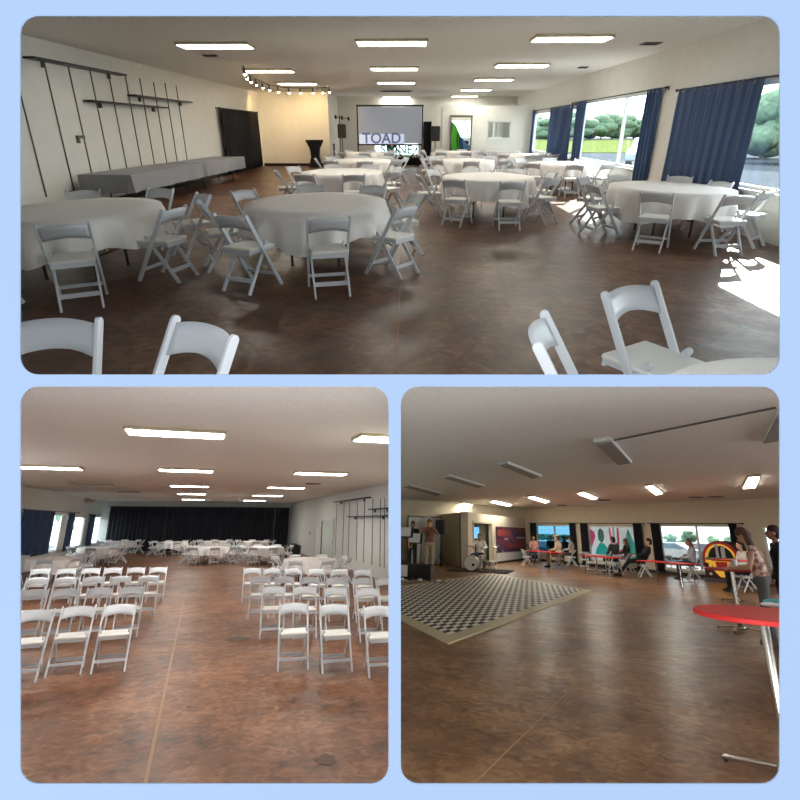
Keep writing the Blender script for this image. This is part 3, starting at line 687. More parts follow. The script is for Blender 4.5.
s_, z_ = LR.on(310.5, 533); p = LR.pt(s_, z_); o = MB().tube((0, 0, 0), (0, .06, 0), .09, seg=14).build('motion_sensor', M_bplastic, room=L, M=loc(p.x, p.y, z_, LR.rz)); tag(o, 'small round black device on wall between the doors', 'wall device')
p = L.z(292, 560); o = thing(L, 'trash_bin', 'black round bin standing by right end of back drapes', 'bin', p.x, p.y)
MB().lathe([(.34, 0), (.42, .1), (.45, .6), (.43, .64)], 24).build('body', M_bplastic, o, smooth=True); MB().lathe([(.46, .64), (.44, .72), (.2, .82), (.05, .84)], 24).build('lid', M_bplastic, o, smooth=True)
# lights
for i, (x0, y0, x1, y1, d) in enumerate([(132, 427, 223, 435, 'largest, nearest the viewer'), (356, 433, 400, 440, 'cut by the right edge'), (23, 464.5, 78, 468, 'second row at left'), (161, 467, 212, 471, 'second row middle'), (295.5, 470.5, 346, 474, 'second row right'), (72.5, 481, 112.5, 484, 'third row left'), (172, 484, 208, 486.5, 'third row middle'), (268, 485.5, 304, 488, 'third row right'), (119, 490.5, 139, 492.5, 'fourth row left'), (179, 492, 205, 494.2, 'fourth row middle'), (253.5, 494, 282, 496, 'fourth row right'), (183, 498, 204, 499.6, 'last row middle'), (244, 499, 265, 500.8, 'last row right')]):
    fixture(L, HL, x0, y0, x1, y1, 'lit ceiling light of bottom left picture, %s' % d, group='ceiling lights of the bottom left picture', D=.55, lit=(i not in (5, 8)))
p = L.z(88.5, 498, HL); o = thing(L, 'ceiling_fan', 'round beige fixture under the ceiling near left wall', 'ceiling fixture', p.x, p.y, 0, HL)
MB().tube((0, 0, 0), (0, 0, -.12), .04).build('stem', M_trimw, o); MB().lathe([(.4, -.12), (.42, -.16), (.25, -.26)], 20).build('body', mat('beige_plastic', rgb(196, 176, 156), .6), o)
vent(L, HL, 313, 483.5, 'small dark ceiling vent at right of bottom left picture', .5, .4)
# tables with chairs
LG = 'the bottom left picture'
for (x, y, d, rt) in ((50, 558, 'left table nearest the widest navy curtain', -80), (98, 547.5, 'second table along the windows', -90), (121, 541.3, 'table in far left corner', -90), (173, 542, 'table before middle of the drapes', -75), (211, 547, 'nearer middle table before drapes', -82), (215, 541, 'middle table right against the drapes', -90), (254, 541.3, 'table against drapes right of middle', -90), (266, 547, 'table near the black bin', -80), (310, 559, 'right table below the two doors', -78)):
    round_set(L, x, y, d, rt, grp=LG)
# rows of chairs, facing the viewer
def row(lst, z, side, r, grp='folding chairs in rows'):
    n = len(lst)
    for k, (px, py) in enumerate(lst):
        p = L.z(px, py, .8); seat = k+1
        dup(CHAIR, L, p.x, p.y-.2, PI+random.uniform(-.03, .03)+(.06 if side == 'left' else -.05), 'white folding chair, %s block of rows, %s row, %s from the aisle' % (side, r, ORD[k]), grp)
row([(121, 605), (80, 607), (38, 611)], 0, 'left', 'front'); row([(133, 587), (101, 588), (67, 589), (36, 590)], 0, 'left', 'second')
row([(150, 576), (122, 576.5), (95, 577), (67, 577.5), (39, 578)], 0, 'left', 'third'); row([(159, 567.5), (137, 567.8), (114, 568), (92, 568.3), (68, 568.6), (42, 569)], 0, 'left', 'fourth')
row([(293, 604), (333.5, 605), (377, 607)], 0, 'right', 'front'); row([(273, 587), (304, 587.3), (335, 588), (367, 589)], 0, 'right', 'second')
row([(260, 577), (284, 577), (309, 577.5), (336, 578), (362, 578.5), (385, 579)], 0, 'right', 'third'); row([(252, 568.5), (272, 568.8), (293, 569), (316, 569.5), (339, 570), (362, 570.5)], 0, 'right', 'fourth')
# long tables with black edge behind right block
# floor joints and stains
joint(L, (144, 790), (186, 590), 12, .03); joint(L, (24, 653), (392, 652), 13, .02)
for i, (x, y, rx, ry) in enumerate(((325, 760, .09, .12), (238, 639, .2, .22), (189, 707, .025, .03))):
    p = L.z(x, y); b = MB(); b.lathe([(1, 0), (.98, .003)], 18, (0, 0, 0), rx, ry)
    for v in b.bm.verts: v.co.x *= 1+.25*math.sin(v.co.y*60+i); v.co.y *= 1+.2*math.sin(v.co.x*40)
    struct(L, 'trim_%d' % (14+i), b, mat('floor_stain', rgb(84, 54, 36), .5), M=loc(p.x, p.y, .0))
# outside the left windows
struct(L, 'ground_outside', MB().box((LX0-30, 20, -.4), (59, 90, .1)), M_asph)
for i, (x, y, c, rz) in enumerate(((-13, 44, rgb(190, 170, 150), 1.2), (-15, 52, rgb(120, 130, 150), 1.0), (-17, 62, rgb(200, 200, 205), 1.3), (-19, 72, rgb(170, 60, 60), 1.1))):
    car(L, x, y, rz, c, 'parked %s car outside left windows of bottom left picture' % ['tan', 'grey blue', 'silver', 'red'][i])
for i, (x, y, h) in enumerate(((-32, 120, 6), (-40, 130, 7), (-26, 125, 5))): blob_tree(L, x, y, h, 'distant tree outside bottom left windows, %s one' % ORD[i], 20+i)

# ================================================================== BOTTOM RIGHT HALL
HR = 3.15
p0, p1 = R.z(529, 560), R.z(702, 578); ed = (p1-p0).normalized(); K0 = p0-ed*.25           # left corner of the window wall
KE = p0+ed*22
RWW = Wall(R, (KE.x, KE.y), (K0.x, K0.y))
rw = lambda px, py=545: RWW.on(px, py)[0]
RWIN = [(rw(574), rw(537), .45, 2.1), (rw(640.5), rw(589), .35, 2.08), (rw(735), rw(661), .25, 2.12), (rw(800), rw(765), .6, 2.1)]
struct(R, 'floor', MB().box((2, 18, -.05), (26, 40, .1)), M_floorR)
struct(R, 'ceiling', MB().box((2, 18, HR+.05), (26, 40, .1)), M_ceil)
wall_mesh(R, RWW, 'wall_right', M_wallR, HR, RWIN)
for i, h in enumerate(RWIN): window(R, RWW, *h, mull=(.5,) if i != 2 else (.47,), glass=BLUEGLASS if i == 0 else None)
q0 = R.z(401, 499, HR); q1 = Vector((K0.x, K0.y, 0)); dd = (q1-q0); dd.z = 0; dd.normalize(); q0 = q0-dd*12
wall_mesh(R, Wall(R, (K0.x, K0.y), (q0.x, q0.y)), 'wall_left', M_wallR, HR)
wall_mesh(R, Wall(R, (13, -1), (13, 26)), 'wall_side', M_wallR, HR)
M_base = mat('black_baseboard', rgb(40, 38, 38), .6)
struct(R, 'baseboard_right', MB().box((RWW.len/2, .02, .07), (RWW.len, .03, .14)), M_base, M=loc(RWW.P.x, RWW.P.y, 0, RWW.rz))
# booth
c0, c1 = R.z(465.5, 567), K0
BZ = R.z(465, 512, 2.47)
bo = Wall(R, (c1.x, c1.y), (BZ.x+.0, BZ.y)); bw = lambda px, py=545: bo.on(px, py)[0]
bd = (bw(491.5), bw(473.5), 0, 2.0)
wall_mesh(R, bo, 'wall_booth', M_wallR, 2.47, [bd])
E2 = R.z(424, 516, 2.47)
wall_mesh(R, Wall(R, (BZ.x, BZ.y), (E2.x, E2.y)), 'wall_booth_side', M_wallR, 2.47)
struct(R, 'trim_21', MB().box((bd[0]-.05, .02, 1.0), (.1, .06, 2.0)).box((bd[1]+.05, .02, 1.0), (.1, .06, 2.0)).box(((bd[0]+bd[1])/2, .02, 2.05), (bd[1]-bd[0]+.2, .06, .1)), mat('door_casing', rgb(190, 184, 160), .6), M=loc(bo.P.x, bo.P.y, 0, bo.rz))
def M_wall_at(wall, a, z=0, off=0.0): p = wall.pt(a, z, off); return loc(p.x, p.y, z, wall.rz)
struct(R, 'wall_booth_back', MB().box((0, 0, 1.2), (4.5, .05, 2.4)), mat('green_grey_wall', rgb(120, 128, 110), .8), M=M_wall_at(bo, (bd[0]+bd[1])/2, 0, -.35))
a = (bw(475)+bw(486))/2; p = bo.pt(a, 1.5, -.27)
o = thing(R, 'television', 'glowing blue television screen seen through the booth doorway', 'television', p.x, p.y, bo.rz, 1.25)
MB().box((0, 0, .3), (1.0, .06, .62)).build('casing', M_bplastic, o); MB().box((0, .035, .3), (.92, .01, .54)).build('display', mat('tv_blue', rgb(90, 150, 190), .4, emit=(rgb(90, 160, 210), 1.0)), o)
MB().tube((0, 0, -1.2), (0, 0, 0), .03).build('stand', M_bmetal, o)
def mural_mat():
    m = bpy.data.materials.new('street_mural'); m.use_nodes = True; nt = m.node_tree; b = nt.nodes['Principled BSDF']; N = nt.nodes.new; K = nt.links.new
    tc = N('ShaderNodeTexCoord'); mp = N('ShaderNodeMapping'); mp.inputs['Scale'].default_value = (.5, 1, 1.6); nz = N('ShaderNodeTexNoise'); nz.inputs['Scale'].default_value = 1.6; nz.inputs['Detail'].default_value = 5; nz.inputs['Distortion'].default_value = 1.5
    K(tc.outputs['Object'], mp.inputs[0]); K(mp.outputs[0], nz.inputs[0]); cr = N('ShaderNodeValToRGB'); e = cr.color_ramp.elements
    cols = [(.3, rgb(150, 150, 190)), (.38, rgb(50, 44, 90)), (.45, rgb(24, 22, 40)), (.5, rgb(110, 30, 44)), (.57, rgb(160, 54, 44)), (.64, rgb(46, 36, 70))]
    for i, (p, c) in enumerate(cols):
        q = e[0] if i == 0 else (e[1] if i == 1 else e.new(p)); q.position = p; q.color = c
    K(nz.outputs['Fac'], cr.inputs[0]); K(cr.outputs[0], b.inputs['Base Color']); b.inputs['Roughness'].default_value = .5; return m
m0, m1 = bw(525.5, 545), bw(496, 545); mw_ = abs(m1-m0)
o = thing(R, 'wall_mural', 'large dark red and purple street scene mural on booth wall', 'mural', *bo.pt((m0+m1)/2, 0, .03).xy, bo.rz)
MB().box((0, 0, 1.22), (mw_, .02, 1.36)).build('printed_panel', mural_mat(), o)
b = MB()
rnd = random.Random(4)
MB().prism([(-mw_*.46, .75), (mw_*.1, .75), (mw_*.08, 1.0), (-mw_*.1, 1.05), (-mw_*.2, 1.2), (-mw_*.38, 1.2), (-mw_*.46, 1.0)], .01, .03).build('red_car_shape', mat('mural_red', rgb(150, 44, 36), .5), o)
MB().prism([(mw_*.0, 1.35), (mw_*.48, 1.4), (mw_*.48, 1.75), (mw_*.1, 1.7)], .01, .03).build('orange_sign_shape', mat('mural_orange', rgb(170, 64, 44), .5), o)
MB().box((-mw_*.3, .02, 1.32), (mw_*.3, .02, .1)).box((mw_*.2, .02, 1.25), (mw_*.12, .02, .12)).build('pale_lights', mat('mural_pale', rgb(200, 170, 190), .5), o)
MB().box((0, 0, .32), (mw_, .03, .42)).build('white_lower_panel', M_trimw, o); MB().box((0, .01, .06), (mw_, .04, .1)).build('base_strip', M_base, o)
p = bo.pt(bw(519, 552), 0, .5); o = thing(R, 'hoop_stand', 'black wire hoop on thin legs in front of mural', 'hoop', p.x, p.y, bo.rz)
b = MB(); pts = [(.75*math.cos(t*PI/12), 0, .62+.32*math.sin(t*PI/12)) for t in range(25)]; b.path(pts, .02).build('hoop', M_bmetal, o)
for k in range(5): MB().tube((-.5+.25*k, 0, .62-.28), (-.4+.25*k, 0, .62+.3), .01).build('spoke', M_bmetal, o)
MB().tube((0, 0, 0), (0, 0, .3), .02).box((0, 0, .01), (.5, .4, .02)).build('foot', M_bmetal, o)

struct(R, 'trim_24', MB().box((BZ.x, BZ.y, 1.235), (.34, .34, 2.47)), M_wallR)
# window art: painted sheet on the middle window
def translucent(name, c):
    m = bpy.data.materials.new(name); m.use_nodes = True; nt = m.node_tree; nt.nodes.clear(); N = nt.nodes.new
    o = N('ShaderNodeOutputMaterial'); t = N('ShaderNodeBsdfTranslucent'); d = N('ShaderNodeBsdfDiffuse'); x = N('ShaderNodeMixShader'); x.inputs[0].default_value = .2
    t.inputs[0].default_value = c; d.inputs[0].default_value = c; nt.links.new(t.outputs[0], x.inputs[1]); nt.links.new(d.outputs[0], x.inputs[2]); nt.links.new(x.outputs[0], o.inputs[0]); return m
h = RWIN[1]; W = h[1]-h[0]; Hh = h[3]-h[2]; p = RWW.pt((h[0]+h[1])/2, h[2], -.12)
o = thing(R, 'window_painting', 'pink and teal painted shapes covering the middle window', 'window painting', p.x, p.y, RWW.rz, h[2])
MB().grid(lambda u, v: Vector(((u-.5)*W, 0, Hh*v)), 1, 1).build('white_film', translucent('film_white', rgb(225, 232, 235)), o)
TEAL, PINK = translucent('paint_teal', rgb(40, 190, 180)), translucent('paint_pink', rgb(225, 90, 130)); GRN = translucent('paint_dark_green', rgb(50, 130, 130))
X = lambda u: (.5-u)*W                 # u from the viewer's left
def flat(pts, y):
    b = MB(); b.bm.faces.new([b.bm.verts.new((X(u), y, v*Hh)) for u, v in pts]); return b
def shape(pts, m, nm, y): flat(pts, y).build(nm, m, o)
ell = lambda cu, cv, ru, rv, n=20: [(cu+ru*math.cos(2*PI*i/n), cv+rv*math.sin(2*PI*i/n)) for i in range(n)]
shape([(.08, .12), (.12, .34), (.2, .5), (.28, .5), (.37, .34), (.42, .14), (.42, .1), (.08, .1)], TEAL, 'teal_bell', .004)
shape(ell(.235, .72, .065, .2), GRN, 'green_ring', .004); shape(ell(.235, .72, .045, .16), translucent('paint_pale', rgb(200, 225, 215)), 'pale_oval', .012)
shape([(.66, .4), (.77, .93), (.95, .2), (.82, .05)], TEAL, 'teal_triangle', .004); shape([(.70, .56), (.77, .84), (.85, .56)], translucent('paint_pale2', rgb(225, 235, 235)), 'pale_triangle', .012)
shape([(0, .3), (.05, .45), (.12, .7), (.1, .82), (0, .92)], PINK, 'pink_side', .004); shape([(.4, .95), (.42, .5), (.47, .38), (.53, .38), (.59, .5), (.6, .95), (.56, .95), (.55, .55), (.5, .47), (.45, .55), (.44, .95)], PINK, 'pink_u', .004)
shape([(.93, .4), (1, .3), (1, .85), (.97, .7)], PINK, 'pink_edge', .004); shape([(.45, .12), (.6, .12), (.66, .36), (.5, .3)], PINK, 'pink_patch', .004)
M_bcurt = mat('charcoal_curtain', rgb(26, 26, 34), .85, var=.15, scale=20)
for a, b_, t in ((532.5, 538.5, 'left of the blue window'), (572, 577.5, 'right of the blue window'), (583, 590, 'left of the painted window'), (636.5, 645, 'right of the painted window'), (654, 663, 'left of the bright window'), (733, 741, 'right of the bright window behind jukebox')):
    curtain(R, RWW, rw(b_), rw(a), .12, 2.2, 'narrow black curtain ' + t, M_bcurt, folds=5, amp=.05)
for a, b_, t in ((531, 579, 'blue'), (581, 648, 'painted'), (652, 748, 'bright')): rod(R, RWW, rw(b_), rw(a), 2.21, 'dark curtain rod over the %s window' % t)
# ceiling lights (some unlit), vents, seam
def light4(pts, label, lit, grp):
    P = [R.z(x, y, HR) for x, y in pts]; c = sum(P, Vector())/4; o = thing(R, 'ceiling_light', label, 'light', c.x, c.y, 0, HR, grp)
    def slab(sc, z0, z1):
        b = MB(); v = [b.bm.verts.new(((q.x-c.x)*sc, (q.y-c.y)*sc, z)) for z in (z0, z1) for q in P]
        b.bm.faces.new(v[:4]); b.bm.faces.new(v[4:][::-1])
        for i in range(4): b.bm.faces.new((v[i], v[4+i], v[4+(i+1) % 4], v[(i+1) % 4]))
        return b
    slab(1, -.05, 0).build('frame', M_lampframe if lit else M_trimw, o); slab(.9, -.07, -.02).build('diffuser', M_lamp if lit else M_lampoff, o)
G3 = 'ceiling lights of the bottom right picture'
light4([(593, 439), (611, 437), (632, 461), (618, 463)], 'large unlit ceiling light reflecting window light, above middle of hall', False, G3)
light4([(498, 462), (508, 461), (542, 475), (533, 477)], 'unlit grey ceiling light, second from the largest one', False, G3)
light4([(441.5, 475.5), (449, 474), (485, 485), (479, 486.5)], 'unlit grey ceiling light, third from the largest one', False, G3)
light4([(402, 485), (410, 484), (443, 493), (438, 495)], 'unlit grey ceiling light at left edge of bottom right picture', False, G3)
light4([(778, 408), (792, 400), (778, 438), (762, 441)], 'bright ceiling light cut by upper right edge', False, G3)
for pts, d in (([(459, 503), (463, 502), (483, 506.5), (480, 508)], 'farthest left'), ([(489, 500.5), (494, 499.5), (513, 504), (509, 505.5)], 'second from far left'), ([(527, 496), (532, 495), (550, 500.5), (546, 502)], 'third from far left'), ([(577, 492), (583, 490.5), (598, 497), (593, 498.5)], 'fourth from far left'), ([(645, 484.5), (652, 483.5), (663, 492), (656, 493.5)], 'fifth from far left'), ([(748, 475), (760, 474), (755, 486), (742, 487)], 'farthest right')):
    light4(pts, 'lit ceiling light of bottom right picture, %s' % d, True, G3)
for x, y, t in ((696, 497, 'above the bright window'), (604, 500, 'above the painted window'), (562, 505, 'above the blue window'), (716, 496.5, 'near the far right light')): vent(R, HR, x, y, 'small black ceiling vent ' + t, .5, .3)
a, b_ = R.z(613, 440, HR), R.z(775, 407, HR); d = b_-a; m = (a+b_)/2
struct(R, 'trim_22', MB().box((0, 0, -.01), (d.length, .035, .02)), mat('ceiling_seam', rgb(90, 88, 84), .8), M=loc(m.x, m.y, HR, math.atan2(d.y, d.x)))
joint(R, (590, 671), (470, 787), 23, .014)

# checkered dance floor
O = R.z(449, 637); U = (R.z(405.5, 617)-O)/14; V = (R.z(474.5, 628.2)-O)/4
Rc = R.z(588.6, 590); nv = int((Rc-O).length/V.length)-1; nu = int((R.z(491, 574.6)-Rc).length/U.length)
nu = max(20, min(70, nu)); nv = max(16, min(60, nv))
b = MB(); vv = [[b.bm.verts.new(O+U*i+V*j+Vector((0, 0, .03))) for j in range(nv+1)] for i in range(nu+1)]
for i in range(nu):
    for j in range(nv): b.bm.faces.new((vv[i][j], vv[i+1][j], vv[i+1][j+1], vv[i][j+1])).material_index = (i+j) % 2
root = thing(R, 'dance_floor', 'black and white checkered dance floor with cream border', 'dance floor', 0, 0)
b.build('checkered_tiles', [mat('tile_white', rgb(236, 232, 218), .5), mat('tile_black', rgb(16, 16, 18), .5, spec=.3)], root)
u1, v1 = U.normalized(), V.normalized(); bwid = .33
def quad(p, q, r, s_, z): 
    bb = MB(); v = [bb.bm.verts.new(Vector((t.x, t.y, zz))) for zz in (.0, z) for t in (p, q, r, s_)]; bb.bm.faces.new(v[:4]); bb.bm.faces.new(v[4:][::-1])
    for i in range(4): bb.bm.faces.new((v[i], v[4+i], v[4+(i+1) % 4], v[(i+1) % 4]))
    return bb
A_, B_, C_, D_ = O, O+V*nv, O+V*nv+U*nu, O+U*nu
M_bord = mat('cream_ramp', rgb(200, 188, 150), .45)
a2, b2, c2_, d2 = A_-(u1+v1)*bwid, B_+(v1-u1)*bwid, C_+(u1+v1)*bwid, D_+(u1-v1)*bwid
for n_, q in (('border_ramp', (a2, b2, B_, A_)), ('border_ramp', (b2, c2_, C_, B_)), ('border_ramp', (c2_, d2, D_, C_)), ('border_ramp', (d2, a2, A_, D_))): quad(*q, .028).build(n_, M_bord, root)

# ------------------------------------------------------------------ people
def prim_mesh(prims, voxel, name, m, parent, extra=None, smooth=6):
    b = MB()
    for p in prims:
        if p[0] == 'e': b.ball(p[1], p[2], 3, p[3] if len(p) > 3 else None)
        else:
            _, a, c, r0, r1 = p; a, c = Vector(a), Vector(c)
            b.tube(a, c, r0, r1, 14); b.ball(a, (r0,)*3, 2); b.ball(c, (r1,)*3, 2)
    me = bpy.data.meshes.new(name); b.bm.to_mesh(me); b.bm.free(); o = bpy.data.objects.new(name, me); C.objects.link(o)
    r = o.modifiers.new('r', 'REMESH'); r.mode = 'VOXEL'; r.voxel_size = voxel; r.use_smooth_shade = True
    sm = o.modifiers.new('s', 'SMOOTH'); sm.iterations = smooth; sm.factor = .5
    dg = bpy.context.evaluated_depsgraph_get(); me2 = bpy.data.meshes.new_from_object(o.evaluated_get(dg)); bpy.data.objects.remove(o)
    if extra:
        bm = bmesh.new(); bm.from_mesh(me2); x = MB(); x.bm.free(); x.bm = bm; extra(x); bm.to_mesh(me2); bm.free()
    for p in me2.polygons: p.use_smooth = True
    me2.materials.clear(); me2.materials.append(m)
    o = bpy.data.objects.new(name, me2); C.objects.link(o); o.parent = parent; return o
def person(room, label, x, y, rz, pose='stand', s=1, skin=None, hair=rgb(50, 36, 28), top=None, bottom=None, long_hair=False, sleeves='long', J=None, shoes=None, z=0, hat=None):
    skin = skin or M_skin; top = top or M_bplastic; bottom = bottom or M_bplastic; V3 = Vector
    root = thing(room, 'person', label, 'person', x, y, rz, z, s=s)
    if pose == 'stand':
        j = dict(pel=(0, 0, .95), ch=(0, 0, 1.27), nk=(0, 0, 1.46), hd=(0, .03, 1.62), shL=(-.18, 0, 1.41), shR=(.18, 0, 1.41), elL=(-.22, -.02, 1.12), elR=(.22, -.02, 1.12), wrL=(-.22, .08, .88), wrR=(.22, .08, .88),
                 hiL=(-.09, 0, .92), hiR=(.09, 0, .92), knL=(-.1, .02, .5), knR=(.1, .02, .5), anL=(-.1, -.02, .09), anR=(.1, -.02, .09))
    else:
        j = dict(pel=(0, -.02, .56), ch=(0, -.06, .88), nk=(0, -.04, 1.07), hd=(0, .01, 1.23), shL=(-.18, -.05, 1.02), shR=(.18, -.05, 1.02), elL=(-.22, .05, .76), elR=(.22, .05, .76), wrL=(-.12, .28, .72), wrR=(.12, .28, .72),
                 hiL=(-.09, 0, .54), hiR=(.09, 0, .54), knL=(-.12, .43, .52), knR=(.12, .43, .52), anL=(-.12, .42, .09), anR=(.12, .42, .09))
    j = {k: V3(v) for k, v in j.items()}
    for k, v in (J or {}).items(): j[k] = V3(v)
    up = (j['nk']-j['pel']).normalized(); rot = up.to_track_quat('Z', 'Y').to_matrix() if False else Matrix.Rotation(0, 3, 'X')
    tilt = Vector((0, 0, 1)).rotation_difference(up).to_matrix()
    hd = j['hd']; look = (J or {}).get('look', (0, 1, 0)); lk = V3(look).normalized(); hr = lk.to_track_quat('Y', 'Z').to_matrix()
    H = lambda v: hd + hr @ V3(v)
    B = [('e', j['pel'], (.155, .11, .12), tilt), ('e', j['pel'].lerp(j['ch'], .5), (.125, .095, .16), tilt), ('e', j['ch'], (.155, .105, .17), tilt), ('c', j['shL'], j['shR'], .05, .05), ('c', j['ch'], j['nk'], .08, .055), ('c', j['nk'], hd, .052, .05),
         ('e', H((0, -.01, .02)), (.074, .092, .1), hr), ('e', H((0, .035, -.05)), (.052, .055, .06), hr), ('e', H((0, .096, -.015)), (.013, .022, .024), hr), ('e', H((-.078, 0, -.01)), (.012, .02, .032), hr), ('e', H((.078, 0, -.01)), (.012, .02, .032), hr), ('e', H((0, .085, -.055)), (.025, .012, .012), hr)]
    for q in 'LR':
        B += [('c', j['sh'+q], j['el'+q], .046, .038), ('c', j['el'+q], j['wr'+q], .036, .026), ('c', j['hi'+q], j['kn'+q], .078, .052), ('c', j['kn'+q], j['an'+q], .05, .034)]
        d = (j['wr'+q]-j['el'+q]).normalized(); B.append(('c', j['wr'+q], j['wr'+q]+d*.07, .026, .034))
        B.append(('c', j['an'+q]+V3((0, -.02, -.04)), j['an'+q]+V3((0, .13, -.055)), .036, .03))
    def fingers(x):
        for q, sg in (('L', 1), ('R', -1)):
            d = (j['wr'+q]-j['el'+q]).normalized(); sd_ = d.cross(V3((0, 0, 1)) if abs(d.z) < .9 else V3((0, 1, 0))).normalized(); nrm = sd_.cross(d); w_ = j['wr'+q]+d*.075
            for k, ln in enumerate((.062, .075, .07, .055)):
                a = w_+sd_*(k-1.5)*.019; m = a+d*ln*.55-nrm*.008; e = m+d*ln*.45-nrm*.022
                x.tube(a, m, .009, .0085, 6); x.tube(m, e, .0085, .007, 6)
            a = j['wr'+q]+d*.035+sd_*.022*sg; m = a+(sd_*sg*.7+d*.7)*.035; x.tube(a, m, .011, .01, 6); x.tube(m, m+d*.03, .01, .008, 6)
    prim_mesh(B, .013, 'body', skin, root, fingers, 3)
    Tp = [('e', j['pel']+up*.06, (.168, .125, .1), tilt), ('e', j['pel'].lerp(j['ch'], .5), (.145, .115, .17), tilt), ('e', j['ch'], (.172, .122, .175), tilt), ('c', j['shL'], j['shR'], .064, .064)]
    for q in 'LR':
        Tp.append(('c', j['sh'+q], j['sh'+q].lerp(j['el'+q], .98 if sleeves == 'long' else (.6 if sleeves == 'short' else .12)), .062, .052))
        if sleeves == 'long': Tp.append(('c', j['el'+q], j['el'+q].lerp(j['wr'+q], .92), .05, .04))
    prim_mesh(Tp, .016, 'shirt', top, root)
    Bt = [('e', j['pel']-up*.01, (.172, .128, .12), tilt)]
    for q in 'LR': Bt += [('c', j['hi'+q], j['kn'+q], .095, .07), ('c', j['kn'+q], j['kn'+q].lerp(j['an'+q], .93), .068, .058)]
    prim_mesh(Bt, .016, 'trousers', bottom, root)
    for q in 'LR':
        a = j['an'+q]; MB().prism([(-.05, -.09), (.2, -.09), (.2, -.055), (.12, -.02), (.03, .02), (-.05, .02)], -.045, .045).build('shoe', shoes or M_bplastic, root, bevel=.012).matrix_basis = Matrix.Translation(a+V3((0, .0, 0))) @ Matrix.Rotation(PI/2, 4, 'Z')
    hp = [('e', H((0, -.025, .045)), (.086, .1, .092), hr), ('e', H((0, -.06, -.01)), (.08, .07, .1), hr)]
    if long_hair: hp += [('c', H((t_*.05, -.06, 0)), H((t_*.05, -.07, 0))+V3((t_*.02, -.08, -.3)), .055, .045) for t_ in (-1, 0, 1)]
    prim_mesh(hp, .014, 'hair', mat('hair_%d' % int(hair[0]*9999), hair, .7), root)
    MB().ball(H((-.03, .078, .012)), (.011, .008, .008), 1).ball(H((.03, .078, .012)), (.011, .008, .008), 1).build('eyes', M_bplastic, root)
    if hat: prim_mesh([('e', H((0, -.01, .08)), (.09, .105, .06), hr), ('c', H((0, .08, .075)), H((0, .13, .065)), .05, .03)], .014, 'cap', hat, root)
    return root
def scale_for(room, fx, fy, hy, full=1.74, hx=None):
    p = room.z(fx, fy); d = room.l(hx or fx, hy); t = p.y/d.y; return max(.85, min(1.25, (room.h+d.z*t)/full))
cloth = lambda n, r, g, b, **k: mat(n, rgb(r, g, b), .85, **k)
white_sh = cloth('shirt_white', 225, 222, 214); black_c = cloth('cloth_black', 26, 27, 32); jeans = cloth('denim', 54, 70, 100); khaki = cloth('khaki', 176, 158, 124)

# band: musicians, stands, drums, speaker
p = R.z(429, 573); sc = scale_for(R, 429, 573, 519)
person(R, 'person in striped shirt and tan trousers standing and playing trumpet', p.x, p.y, PI+.35, 'stand', sc, M_skin2, rgb(90, 80, 70), cloth('striped_shirt', 130, 92, 76, var=.35, scale=14), khaki, sleeves='short', J=dict(elL=(-.3, .12, 1.25), elR=(.3, .12, 1.25), wrL=(-.06, .3, 1.5), wrR=(.06, .33, 1.5)), shoes=khaki)
f = Vector((math.cos(PI+.35+PI/2), math.sin(PI+.35+PI/2), 0)); tp = p+f*.3*sc
o = thing(R, 'trumpet', 'brass trumpet raised to the lips of the standing musician', 'trumpet', tp.x, tp.y, PI+.35, 1.56*sc)
M_brass = mat('brass', rgb(200, 160, 80), .25, metal=1)
MB().tube((0, -.16, 0), (0, .25, 0), .012).path([(0, -.05, 0), (0, -.08, -.08), (0, .18, -.08), (0, .2, 0)], .01).build('tubing', M_brass, o)
MB().tube((0, .24, 0), (0, .36, 0), .015, .065, 20).build('bell', M_brass, o)
for k in range(3): MB().tube((0, .03+k*.03, -.1), (0, .03+k*.03, .05), .011).build('valve', M_brass, o)
p = R.z(412, 571); sc2 = scale_for(R, 412, 571, 521)
person(R, 'person in dark clothes standing behind white music sheets at left', p.x, p.y, PI+.1, 'stand', sc2, M_skin2, rgb(40, 34, 30), black_c, cloth('dark_trousers', 50, 56, 52), J=dict(elL=(-.28, .08, 1.15), elR=(.28, .08, 1.15), wrL=(-.06, .28, 1.1), wrR=(.1, .28, 1.2)))
o = thing(R, 'saxophone', 'gold saxophone held by the musician behind music sheets', 'saxophone', p.x-.02, p.y-.3*sc2, PI, .8*sc2)
MB().path([(.05, 0, .45), (.04, 0, .1), (.0, 0, 0), (-.1, .02, .03), (-.13, .03, .2)], .03).build('tubing', M_brass, o); MB().tube((-.13, .03, .18), (-.15, .05, .34), .03, .08, 18).build('bell', M_brass, o)
for k, (px_, w_, zt) in enumerate(((406.5, .45, 1.5), (415.5, .5, 1.3))):
    q = R.z(px_, 577); o = thing(R, 'music_stand', 'black music stand with white sheets, %s of the pair' % ('left one' if k == 0 else 'right one'), 'music stand', q.x, q.y)
    MB().tube((0, 0, .05), (0, 0, zt), .015).build('pole', M_bmetal, o); MB().box((0, -.02, zt), (w_, .02, .36), Matrix.Rotation(-.25, 3, 'X')).build('desk', M_bplastic, o)
    MB().box((-.05, -.045, zt+.02), (w_*.85, .006, .32), Matrix.Rotation(-.25, 3, 'X')).build('sheet_music', M_trimw, o)
    for t in range(3):
        a = math.radians(90+120*t); MB().tube((0, 0, .25), (.28*math.cos(a), .28*math.sin(a), .01), .01).build('leg', M_bmetal, o)
q = R.z(440, 568); zc = 1.6; o = pa_speaker(R, q.x, q.y, R.Y(440, 527, q.y).z, .62, 'black loudspeaker on tripod beside the booth side wall, bottom right', PI*.0); tripod(R, q.x, q.y+.05, R.Y(440, 527, q.y).z-.3, 'black tripod stand under loudspeaker by booth side wall, bottom right')
